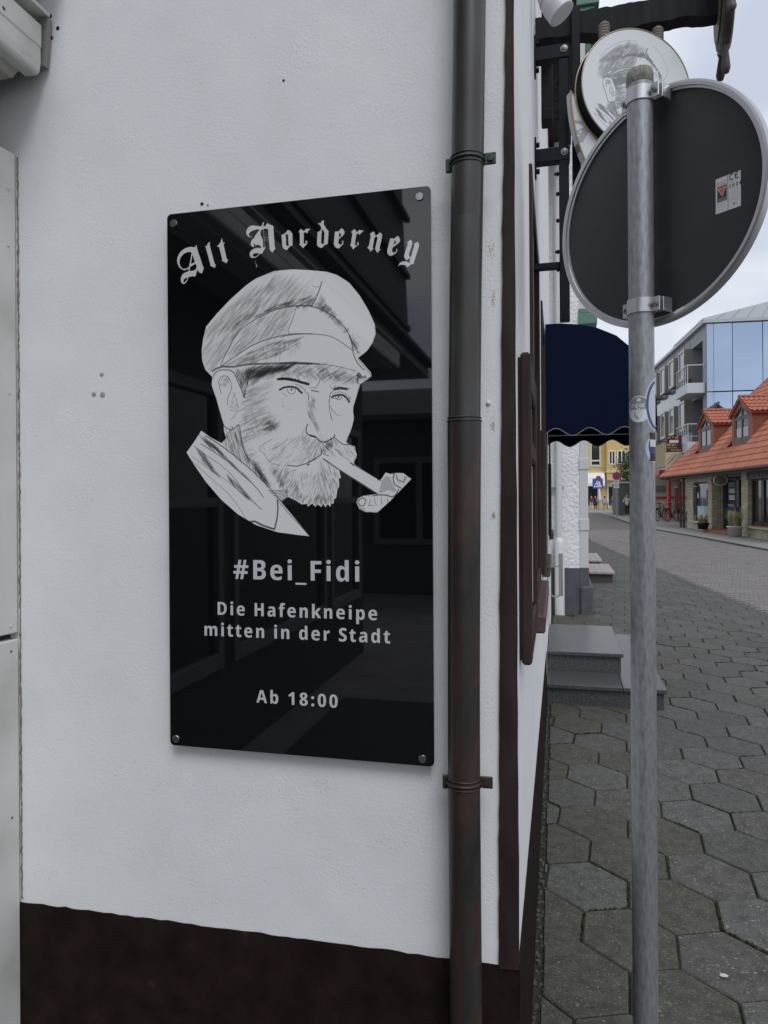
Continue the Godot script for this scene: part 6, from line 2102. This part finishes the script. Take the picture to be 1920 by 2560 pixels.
# ---------- the far end of the street
func bicycle(frame_col: Color, at: Vector3, turn: float, label: String):
	var t := thing("bicycle", label, "bicycle", at, turn, "bicycles parked by the red columns")
	t.scale = Vector3.ONE * 1.13
	var rub := mat(Color(0.012, 0.012, 0.012), 0.8)
	var al := mat(Color(0.4, 0.4, 0.4), 0.35, 0.8)
	var fm := mat(frame_col, 0.4)
	for x in [-0.53, 0.53]:
		var s := Shape.new()
		s.tube(circle(Vector3(x, 0.34, 0), 0.325, Vector3.BACK, 28), 0.021, 7, true)
		var w := obj("wheel", s, rub, t)
		s = Shape.new()
		for i in 14: s.tube([Vector3(x, 0.34, 0), Vector3(x + cos(TAU * i / 14.0) * 0.31, 0.34 + sin(TAU * i / 14.0) * 0.31, 0)], 0.0025, 4, false, false)
		s.tube(circle(Vector3(x, 0.34, 0), 0.305, Vector3.BACK, 28), 0.007, 5, true)
		s.cyl(Vector3(x, 0.34, -0.05), Vector3(x, 0.34, 0.05), 0.022, -1, 8)
		obj("spokes", s, al, w)
		s = Shape.new()
		var arc := []
		for i in 12:
			var an := deg_to_rad(20.0 + 150.0 * i / 11.0)
			arc.append(Vector3(x + cos(an) * 0.37, 0.34 + sin(an) * 0.37, 0))
		s.tube(arc, 0.018, 6)
		obj("mudguard", s, rub, t)
	var s := Shape.new()
	var bb := Vector3(-0.08, 0.3, 0)
	var seat := Vector3(-0.22, 0.85, 0)
	var head := Vector3(0.36, 0.86, 0)
	s.tube([bb, seat], 0.017, 8)
	s.tube([bb, head - Vector3(0, 0.12, 0)], 0.02, 8)
	s.tube([seat - Vector3(-0.02, 0.12, 0), head], 0.016, 8)
	s.tube([bb, Vector3(-0.53, 0.34, 0.05)], 0.011, 6)
	s.tube([seat - Vector3(-0.01, 0.05, 0), Vector3(-0.53, 0.34, 0.05)], 0.01, 6)
	s.tube([head + Vector3(-0.02, 0.05, 0), Vector3(0.53, 0.34, 0.05)], 0.015, 6)
	obj("frame", s, fm, t)
	s = Shape.new()
	s.tube([head + Vector3(-0.02, 0.05, 0), Vector3(0.32, 1.05, 0)], 0.012, 6)
	s.tube([Vector3(0.2, 1.06, -0.3), Vector3(0.3, 1.08, -0.2), Vector3(0.34, 1.06, 0), Vector3(0.3, 1.08, 0.2), Vector3(0.2, 1.06, 0.3)], 0.012, 6)
	obj("handlebar", s, al, t)
	s = Shape.new()
	s.tube([seat, Vector3(-0.24, 0.97, 0)], 0.012, 6)
	s.bev(Vector3(-0.26, 1.0, 0), Vector3(0.27, 0.05, 0.15), 0.02)
	obj("saddle", s, rub, t)
	s = Shape.new()
	s.span(Vector3(-0.85, 0.72, -0.07), Vector3(-0.4, 0.735, 0.07))
	s.tube([Vector3(-0.75, 0.72, 0.06), Vector3(-0.53, 0.34, 0.06)], 0.006, 5)
	s.tube([Vector3(-0.75, 0.72, -0.06), Vector3(-0.53, 0.34, -0.06)], 0.006, 5)
	obj("rack", s, rub, t)
	s = Shape.new()
	s.cyl(bb + Vector3(0, 0, -0.03), bb + Vector3(0, 0, 0.03), 0.09, -1, 16)
	s.tube([bb + Vector3(0, 0, 0.06), bb + Vector3(0.1, -0.13, 0.06), bb + Vector3(0.1, -0.13, 0.14)], 0.009, 5)
	s.tube([bb + Vector3(0, 0, -0.06), bb + Vector3(-0.1, 0.13, -0.06), bb + Vector3(-0.1, 0.13, -0.14)], 0.009, 5)
	s.tube([bb + Vector3(0.02, 0, 0.04), Vector3(-0.2, 0.02, 0.14)], 0.009, 5)
	obj("crank", s, rub, t)

func smin(a: float, b: float, k: float) -> float:
	var h := clampf(0.5 + 0.5 * (b - a) / k, 0, 1)
	return lerpf(b, a, h) - k * h * (1 - h)

func person(at: Vector3, turn: float, label: String, bones: Array):
	# bones: [from, to, r0, r1, colour]; one continuous surface by surface nets
	var t := thing("person", label, "person", at, turn, "")
	var lo := Vector3(9, 9, 9)
	var hi := -lo
	for b in bones:
		for p in [b[0], b[1]]:
			lo = lo.min(p - Vector3.ONE * 0.2); hi = hi.max(p + Vector3.ONE * 0.2)
	var h := 0.036
	var n := Vector3i(((hi - lo) / h).ceil()) + Vector3i.ONE
	var f := PackedFloat32Array()
	f.resize(n.x * n.y * n.z)
	f.fill(1.0)
	var near := PackedByteArray()
	near.resize(f.size())
	for bi in bones.size():
		var b: Array = bones[bi]
		var a: Vector3 = b[0]
		var c: Vector3 = b[1]
		var rm: float = maxf(b[2], b[3]) + 0.09
		var g0 := Vector3i(((a.min(c) - Vector3.ONE * rm - lo) / h).floor()).clamp(Vector3i.ZERO, n - Vector3i.ONE)
		var g1 := Vector3i(((a.max(c) + Vector3.ONE * rm - lo) / h).ceil()).clamp(Vector3i.ZERO, n - Vector3i.ONE)
		var ab := c - a
		var l2 := maxf(ab.length_squared(), 1e-6)
		for z in range(g0.z, g1.z + 1):
			for y in range(g0.y, g1.y + 1):
				for x in range(g0.x, g1.x + 1):
					var p := lo + Vector3(x, y, z) * h
					var q := clampf((p - a).dot(ab) / l2, 0, 1)
					var d := (p - a - ab * q).length() - lerpf(b[2], b[3], q)
					var i := x + n.x * (y + n.y * z)
					if d < f[i] - 0.02: near[i] = bi
					f[i] = smin(f[i], d, 0.035)
	var st := SurfaceTool.new()
	st.begin(Mesh.PRIMITIVE_TRIANGLES)
	st.set_smooth_group(0)
	var vid := {}
	var vp := []
	for z in n.z - 1:
		for y in n.y - 1:
			for x in n.x - 1:
				var sum := Vector3.ZERO
				var cnt := 0
				var base := x + n.x * (y + n.y * z)
				var v0: bool = f[base] < 0
				var mixed := false
				for o in [1, n.x, n.x * n.y, 1 + n.x, 1 + n.x * n.y, n.x + n.x * n.y, 1 + n.x + n.x * n.y]:
					if (f[base + o] < 0) != v0: mixed = true
				if not mixed: continue
				for e in [[0, 0, 0, 1, 0, 0], [0, 0, 0, 0, 1, 0], [0, 0, 0, 0, 0, 1], [1, 0, 0, 1, 1, 0], [1, 0, 0, 1, 0, 1], [0, 1, 0, 1, 1, 0], [0, 1, 0, 0, 1, 1], [0, 0, 1, 1, 0, 1], [0, 0, 1, 0, 1, 1], [1, 1, 0, 1, 1, 1], [1, 0, 1, 1, 1, 1], [0, 1, 1, 1, 1, 1]]:
					var fa := f[base + e[0] + n.x * (e[1] + n.y * e[2])]
					var fb := f[base + e[3] + n.x * (e[4] + n.y * e[5])]
					if (fa < 0) != (fb < 0):
						var k := fa / (fa - fb)
						sum += Vector3(e[0], e[1], e[2]).lerp(Vector3(e[3], e[4], e[5]), k)
						cnt += 1
				vid[base] = vp.size()
				vp.append([lo + (Vector3(x, y, z) + sum / cnt) * h, (bones[near[base]][4] as Color)])
	var sx := 1
	var sy := n.x
	var sz := n.x * n.y
	for key in vid:
		for ax in [[sx, sy, sz], [sy, sz, sx], [sz, sx, sy]]:
			if not (vid.has(key - ax[1]) and vid.has(key - ax[2]) and vid.has(key - ax[1] - ax[2])): continue
			var fa := f[key]
			var fb := f[key + ax[0]]
			if (fa < 0) == (fb < 0): continue
			var q := [vid[key], vid[key - ax[1]], vid[key - ax[1] - ax[2]], vid[key - ax[2]]]
			if fa < 0: q.reverse()
			for i in [0, 1, 2, 0, 2, 3]:
				st.set_color(vp[q[i]][1])
				st.add_vertex(vp[q[i]][0])
	st.generate_normals()
	var m := mat(Color(1, 1, 1), 0.85)
	m.vertex_color_use_as_albedo = true
	put("body", st.commit(), m, t)
	return t

func body_bones(skin: Color, top: Color, legs: Color, hair: Color, shoes: Color, stride: float, arm_up: bool) -> Array:
	var o := []
	var hipL := Vector3(0.09, 0.9, 0)
	var hipR := Vector3(-0.09, 0.9, 0)
	var kL := Vector3(0.1, 0.5, 0.09 * stride + 0.02)
	var kR := Vector3(-0.1, 0.5, -0.05 * stride + 0.03)
	var aL := Vector3(0.1, 0.09, 0.26 * stride)
	var aR := Vector3(-0.1, 0.09, -0.3 * stride)
	for a in [[hipL, kL, aL], [hipR, kR, aR]]:
		o.append([a[0], a[1], 0.098, 0.07, legs])
		o.append([a[1], a[2], 0.07, 0.052, legs])
		o.append([a[2] + Vector3(0, -0.04, -0.03), a[2] + Vector3(0, -0.05, 0.14), 0.045, 0.04, shoes])
	o.append([Vector3(0, 0.93, 0), Vector3(0, 1.08, 0), 0.15, 0.145, top])
	o.append([Vector3(-0.04, 1.08, 0), Vector3(0.04, 1.3, 0.0), 0.145, 0.145, top])
	o.append([Vector3(-0.15, 1.36, 0), Vector3(0.15, 1.36, 0), 0.085, 0.085, top])
	o.append([Vector3(0, 1.4, 0), Vector3(0, 1.5, 0.01), 0.056, 0.052, skin])
	o.append([Vector3(0, 1.56, 0.02), Vector3(0, 1.62, 0.015), 0.082, 0.09, skin])
	o.append([Vector3(0, 1.6, -0.03), Vector3(0, 1.64, -0.02), 0.098, 0.1, hair])
	o.append([Vector3(0, 1.57, -0.06), Vector3(0, 1.45, -0.08), 0.07, 0.045, hair])
	var handR := Vector3(-0.27, 0.83, 0.12)
	var elR := Vector3(-0.27, 1.1, -0.02)
	if arm_up:
		elR = Vector3(-0.28, 1.16, 0.16)
		handR = Vector3(-0.12, 1.5, 0.2)
	for a in [[Vector3(0.19, 1.36, 0), Vector3(0.27, 1.1, 0.0), Vector3(0.26, 0.85, 0.12)], [Vector3(-0.19, 1.36, 0), elR, handR]]:
		o.append([a[0], a[1], 0.066, 0.052, top])
		o.append([a[1], a[2], 0.052, 0.038, top])
		o.append([a[2], a[2] + (a[2] - a[1]).normalized() * 0.12, 0.038, 0.028, skin])
	return o

func no_stopping_sign(at: Vector3, y: float, r: float, label: String):
	var t := thing("no_stopping_sign", label, "traffic sign", at, 0.0, "no stopping signs along the street")
	var s := Shape.new()
	s.cyl(Vector3(0, -0.05, 0), Vector3(0, y + r * 0.6, 0), 0.035, -1, 12)
	obj("pole", s, mats.galva, t)
	s = Shape.new()
	s.cyl(Vector3(0, y, 0.04), Vector3(0, y, 0.055), r, -1, 36)
	var d := obj("disc", s, mat(Color(0.45, 0.03, 0.04), 0.4), t)
	s = Shape.new()
	s.cyl(Vector3(0, y, 0.05), Vector3(0, y, 0.058), r * 0.78, -1, 36)
	obj("blue_field", s, mat(Color(0.05, 0.06, 0.3), 0.4), d)
	s = Shape.new()
	for a in [45.0, -45.0]: s.bev(Vector3(0, y, 0.06), Vector3(r * 1.6, r * 0.2, 0.006), 0.001, Basis(Vector3.BACK, deg_to_rad(a)))
	obj("cross", s, mat(Color(0.45, 0.03, 0.04), 0.4), d)
	for k in 2:
		s = Shape.new()
		s.bev(Vector3(0, y - r - 0.17 - k * 0.31, 0.045), Vector3(0.4, 0.29, 0.012), 0.003)
		var p := obj("plate", s, mat(Color(0.62, 0.62, 0.6), 0.5), t)
		s = Shape.new()
		for q in 3: s.span(Vector3(-0.13, y - r - 0.11 - q * 0.06 - k * 0.31, 0.05), Vector3(0.12 - q * 0.03, y - r - 0.085 - q * 0.06 - k * 0.31, 0.0535))
		obj("print", s, mat(Color(0.08, 0.08, 0.08), 0.6), p)

func far_street():
	rng.seed = 71
	bicycle(Color(0.03, 0.03, 0.035), Vector3(6.75, -0.003, -48.6), deg_to_rad(60), "black bicycle next to the silver rack hoop")
	bicycle(Color(0.06, 0.02, 0.03), Vector3(7.25, -0.003, -47.3), deg_to_rad(55), "dark bicycle in front of the red columns")
	bicycle(Color(0.4, 0.4, 0.42), Vector3(7.65, -0.003, -45.3), deg_to_rad(58), "silver-framed bicycle beside the black banner")
	var t := thing("bicycle_rack", "bent silver tube bicycle rack among the parked bicycles", "rack", Vector3(6.45, 0, -48.3), deg_to_rad(50))
	var s := Shape.new()
	var pts := []
	for i in 15:
		var an := PI * i / 14.0
		pts.append(Vector3(cos(an) * 0.4, 0.75 + sin(an) * 0.4, 0))
	s.tube([Vector3(0.4, -0.02, 0)] + pts + [Vector3(-0.4, -0.02, 0)], 0.025, 8)
	obj("hoop", s, mat(Color(0.6, 0.6, 0.6), 0.25, 0.9), t)
	# yellow house closing the street
	var y := thing("yellow_house", "yellow stuccoed house with white windows closing the street", "house", Vector3(0, 0, -105))
	var yel := tri_mat(ramp(noise_image(256, 0.02, 4, 501), [[0.0, Color(0.55, 0.39, 0.14)], [1.0, Color(0.64, 0.47, 0.19)]]), 4.0, 0.85)
	var wh := mat(Color(0.66, 0.65, 0.6), 0.6)
	var gl := mat(Color(0.03, 0.03, 0.032), 0.06)
	s = Shape.new()
	s.span(Vector3(-9, -0.05, -10), Vector3(22, 12.5, 0))
	obj("wall", s, yel, y)
	s = Shape.new()
	s.span(Vector3(6.9, 3.9, 0), Vector3(12.5, 12.5, 1.2))
	var bay := obj("bay", s, yel, y)
	s = Shape.new()
	s.span(Vector3(-9.1, 12.5, -10.2), Vector3(22.2, 12.9, 0.4))
	obj("roof", s, mat(Color(0.2, 0.08, 0.06), 0.8), y)
	for c in [[-9.05, 6.88, 4.95, 5.25, 0.2], [-9.05, 6.88, 5.75, 5.9, 0.1], [6.8, 12.6, 4.95, 5.25, 1.35], [6.85, 12.55, 5.75, 5.9, 1.26]]:
		s = Shape.new()
		s.span(Vector3(c[0], c[2], 0.0), Vector3(c[1], c[3], c[4]), 0.02)
		obj("cornice", s, mat(Color(0.55, 0.48, 0.33), 0.7), y)
	for w in [[-4.5, -3.1, 6.0, 9.3, 0.0], [-1.5, -0.1, 6.0, 9.3, 0.0], [1.7, 3.1, 6.0, 9.3, 0.0], [4.75, 6.15, 6.0, 9.3, 0.0], [7.15, 8.1, 6.1, 8.1, 1.2], [8.3, 9.5, 6.1, 8.1, 1.2], [9.6, 10.8, 6.1, 8.1, 1.2], [10.95, 12.2, 6.1, 8.1, 1.2]]:
		s = Shape.new()
		var a: float = w[0]
		var b: float = w[1]
		var z: float = w[4]
		s.span(Vector3(a, w[2], z), Vector3(a + 0.16, w[3], z + 0.1))
		s.span(Vector3(b - 0.16, w[2], z), Vector3(b, w[3], z + 0.1))
		s.span(Vector3(a + 0.16, w[2], z), Vector3(b - 0.16, w[2] + 0.16, z + 0.1))
		s.span(Vector3(a + 0.16, w[3] - 0.16, z), Vector3(b - 0.16, w[3], z + 0.1))
		if z < 0.5: s.span(Vector3(a + 0.16, w[2] + 0.65, z), Vector3(b - 0.16, w[2] + 0.85, z + 0.1))
		else: s.span(Vector3((a + b) / 2 - 0.07, w[2] + 0.16, z), Vector3((a + b) / 2 + 0.07, w[3] - 0.16, z + 0.1))
		var fr := obj("window", s, wh, y)
		s = Shape.new()
		s.span(Vector3(a + 0.1, w[2] + 0.1, z + 0.01), Vector3(b - 0.1, w[3] - 0.1, z + 0.04))
		obj("pane", s, gl, fr)
	for w in [[-8, -5], [-4, -1], [0, 3], [4.2, 5.8], [7.1, 8.0], [9, 12]]:
		s = Shape.new()
		s.span(Vector3(w[0], 0.4, 0.0), Vector3(w[1], 3.1, 0.06))
		obj("shop_window", s, gl, y)
	s = Shape.new()
	s.span(Vector3(6.9, 3.0, 0.0), Vector3(8.3, 3.9, 0.3), 0.02)
	s.span(Vector3(7.0, 0.0, 0.0), Vector3(7.2, 3.0, 0.15))
	s.span(Vector3(8.0, 0.0, 0.0), Vector3(8.25, 3.0, 0.15))
	obj("shop_frame", s, wh, y)
	var aw := thing("white_awning", "white shop awning on the yellow house", "awning", Vector3(0, 0, -104.9))
	s = Shape.new()
	s.prism(PackedVector2Array([Vector2(0.0, 5.0), Vector2(0.5, 5.0), Vector2(1.5, 4.4), Vector2(1.9, 3.5), Vector2(1.9, 3.1), Vector2(1.82, 3.1), Vector2(1.4, 4.2), Vector2(0.0, 4.7)]), 0.0, 9.5)
	put("cloth", s.mesh(), mat(Color(0.72, 0.72, 0.7), 0.8), aw, Transform3D(Basis(Vector3(0, 0, 1), Vector3.UP, Vector3(-1, 0, 0)), Vector3(6.6, 0, 0)))
	# signs
	no_stopping_sign(Vector3(4.55, 0, -56.5), 3.19, 0.31, "taller no stopping sign with two white plates at the kerb")
	no_stopping_sign(Vector3(4.8, 0, -85.9), 3.74, 0.32, "smaller-looking no stopping sign in front of the blue crossing sign")
	var p := thing("crossing_sign", "blue square pedestrian crossing sign before the white awning", "traffic sign", Vector3(4.82, 0, -88))
	s = Shape.new()
	s.cyl(Vector3(0, -0.05, 0), Vector3(0, 3.7, 0), 0.04, -1, 10)
	obj("pole", s, mats.galva, p)
	s = Shape.new()
	s.bev(Vector3(0, 3.17, 0.06), Vector3(1.2, 1.2, 0.03), 0.005)
	obj("panel", s, mat(Color(0.02, 0.09, 0.36), 0.4), p)
	s = Shape.new()
	for e in [[Vector2(-0.42, -0.4), Vector2(0.0, 0.42)], [Vector2(0.42, -0.4), Vector2(0.0, 0.42)], [Vector2(-0.42, -0.4), Vector2(0.42, -0.4)]]:
		s.tube([Vector3(e[0].x, e[0].y + 3.17, 0.08), Vector3(e[1].x, e[1].y + 3.17, 0.08)], 0.06, 6)
	obj("triangle", s, mat(Color(0.66, 0.66, 0.66), 0.5), p)
	# grey container-like wall, with a tree behind it
	var g := thing("grey_hut", "plain dark grey hut with pale top edge behind the kerb sign", "hut", Vector3(5.3, 0, -64))
	s = Shape.new()
	s.span(Vector3(0, -0.02, -7), Vector3(4.5, 2.75, 0))
	obj("wall", s, mat(Color(0.1, 0.1, 0.105), 0.7), g)
	s = Shape.new()
	s.span(Vector3(-0.15, 2.755, -7.1), Vector3(4.6, 2.9, 0.12))
	obj("roof_edge", s, mat(Color(0.5, 0.5, 0.48), 0.6), g)
	s = Shape.new()
	for k in 4: s.span(Vector3(0.9 + k * 1.0, 0, 0.0), Vector3(0.93 + k * 1.0, 2.7, 0.012))
	obj("joint", s, mat(Color(0.05, 0.05, 0.05), 0.8), g)
	var tr := thing("street_tree", "leafy green street tree behind the grey hut", "tree", Vector3(7.6, 0, -74))
	s = Shape.new()
	s.tube([Vector3.ZERO, Vector3(0.05, 2, 0), Vector3(-0.05, 4.0, 0.1)], [0.16, 0.12, 0.07], 10)
	for k in 6:
		var a := TAU * k / 6.0
		s.tube([Vector3(0, 2.2 + k * 0.25, 0), Vector3(cos(a) * 0.7, 3.3 + k * 0.3, sin(a) * 0.7), Vector3(cos(a) * 1.5, 4.2 + k * 0.25, sin(a) * 1.4)], [0.06, 0.04, 0.015], 6)
	obj("trunk", s, mat(Color(0.06, 0.045, 0.035), 0.9), tr)
	var lm := [mat(Color(0.05, 0.085, 0.02), 0.7), mat(Color(0.08, 0.12, 0.03), 0.7), mat(Color(0.03, 0.055, 0.016), 0.7)]
	var clumps := []
	for k in 26:
		var a := rng.randf() * TAU
		var rr := rng.randf_range(0.2, 1.75)
		clumps.append(Vector3(cos(a) * rr, rng.randf_range(3.2, 6.1), sin(a) * rr))
	for k in 3:
		s = Shape.new()
		for i in 1300:
			var c: Vector3 = clumps[rng.randi() % 26]
			var q := c + Vector3(rng.randfn(), rng.randfn(), rng.randfn()) * 0.3
			var u := Vector3(rng.randfn(), rng.randfn(), rng.randfn()).normalized() * 0.09
			var v := u.cross(Vector3(rng.randfn(), rng.randfn(), rng.randfn()).normalized()) * 0.7
			s.quad(q - u, q + v, q + u, q - v)
		obj("crown", s, lm[k], tr)
	# a torn scrap of paper on the paving
	var sc := thing("paper_scrap", "small torn white paper scrap lying on a paving slab", "litter", Vector3(0.619, 0.0, -0.969))
	s = Shape.new()
	s.xf = Transform3D(Basis(Vector3.RIGHT, -PI / 2), Vector3(0, 0.004, 0))
	s.prism(PackedVector2Array([Vector2(-0.014, -0.004), Vector2(-0.006, -0.009), Vector2(0.01, -0.007), Vector2(0.015, 0.002), Vector2(0.004, 0.009), Vector2(-0.008, 0.007)]), 0.0, 0.002)
	obj("paper", s, mat(Color(0.55, 0.54, 0.5), 0.9), sc)
	# people
	var skin := Color(0.42, 0.25, 0.18)
	person(Vector3(5.78, -0.003, -61.5), deg_to_rad(-20), "person in white jacket and black trousers holding a phone to the ear", body_bones(skin, Color(0.55, 0.51, 0.48), Color(0.012, 0.012, 0.014), Color(0.32, 0.2, 0.16), Color(0.6, 0.6, 0.6), 0.15, true))
	person(Vector3(4.35, -0.05, -94), deg_to_rad(200), "person in red jacket and pale trousers walking away", body_bones(skin, Color(0.22, 0.02, 0.025), Color(0.55, 0.53, 0.5), Color(0.35, 0.28, 0.2), Color(0.5, 0.5, 0.5), 1.0, false))
	person(Vector3(5.45, -0.05, -85.4), deg_to_rad(175), "person with long dark hair and grey clothes walking away", body_bones(skin, Color(0.33, 0.34, 0.35), Color(0.28, 0.28, 0.27), Color(0.03, 0.02, 0.018), Color(0.4, 0.4, 0.4), 0.8, false))
	person(Vector3(6.35, -0.05, -85.4), deg_to_rad(170), "person with blue-grey backpack and beige trousers walking away", body_bones(skin, Color(0.1, 0.12, 0.15), Color(0.32, 0.3, 0.26), Color(0.35, 0.27, 0.16), Color(0.3, 0.3, 0.3), 0.8, false) + [[Vector3(0, 1.02, -0.2), Vector3(0, 1.3, -0.2), 0.13, 0.12, Color(0.08, 0.1, 0.13)]])
	person(Vector3(4.95, -0.05, -96.5), deg_to_rad(40), "person in dark blue clothes standing beyond the crossing sign", body_bones(skin, Color(0.03, 0.035, 0.06), Color(0.025, 0.025, 0.03), Color(0.05, 0.035, 0.025), Color(0.1, 0.1, 0.1), 0.3, false))
	person(Vector3(7.0, -0.05, -92.0), deg_to_rad(120), "person in white shirt and dark trousers beside the hut", body_bones(skin, Color(0.6, 0.6, 0.58), Color(0.03, 0.03, 0.035), Color(0.12, 0.08, 0.05), Color(0.1, 0.1, 0.1), 0.6, false))
	# closed white parasol and a low hedge of café seats
	var pa := thing("closed_parasol", "closed white parasol in front of the yellow house", "parasol", Vector3(5.25, -0.05, -93))
	s = Shape.new()
	s.cyl(Vector3(0, 0, 0), Vector3(0, 3.2, 0), 0.03, -1, 8)
	obj("pole", s, mat(Color(0.3, 0.3, 0.3), 0.6), pa)
	s = Shape.new()
	s.lathe([Vector2(0.03, 1.0), Vector2(0.3, 1.05), Vector2(0.26, 1.5), Vector2(0.16, 2.2), Vector2(0.1, 2.9), Vector2(0.01, 3.15)], 9)
	obj("cloth", s, mat(Color(0.66, 0.67, 0.7), 0.85), pa)
	for x in [6.6]:
		var tb := thing("cafe_table", "small dark café table beyond the closed parasol", "table", Vector3(x, -0.05, -98.0))
		s = Shape.new()
		s.cyl(Vector3(0, 0.72, 0), Vector3(0, 0.75, 0), 0.4, -1, 20)
		obj("table_top", s, mat(Color(0.04, 0.04, 0.045), 0.6), tb)
		s = Shape.new()
		s.cyl(Vector3(0, 0, 0), Vector3(0, 0.72, 0), 0.04, -1, 8)
		s.cyl(Vector3(0, 0, 0), Vector3(0, 0.03, 0), 0.25, -1, 12)
		obj("leg", s, mat(Color(0.03, 0.03, 0.03), 0.6), tb)
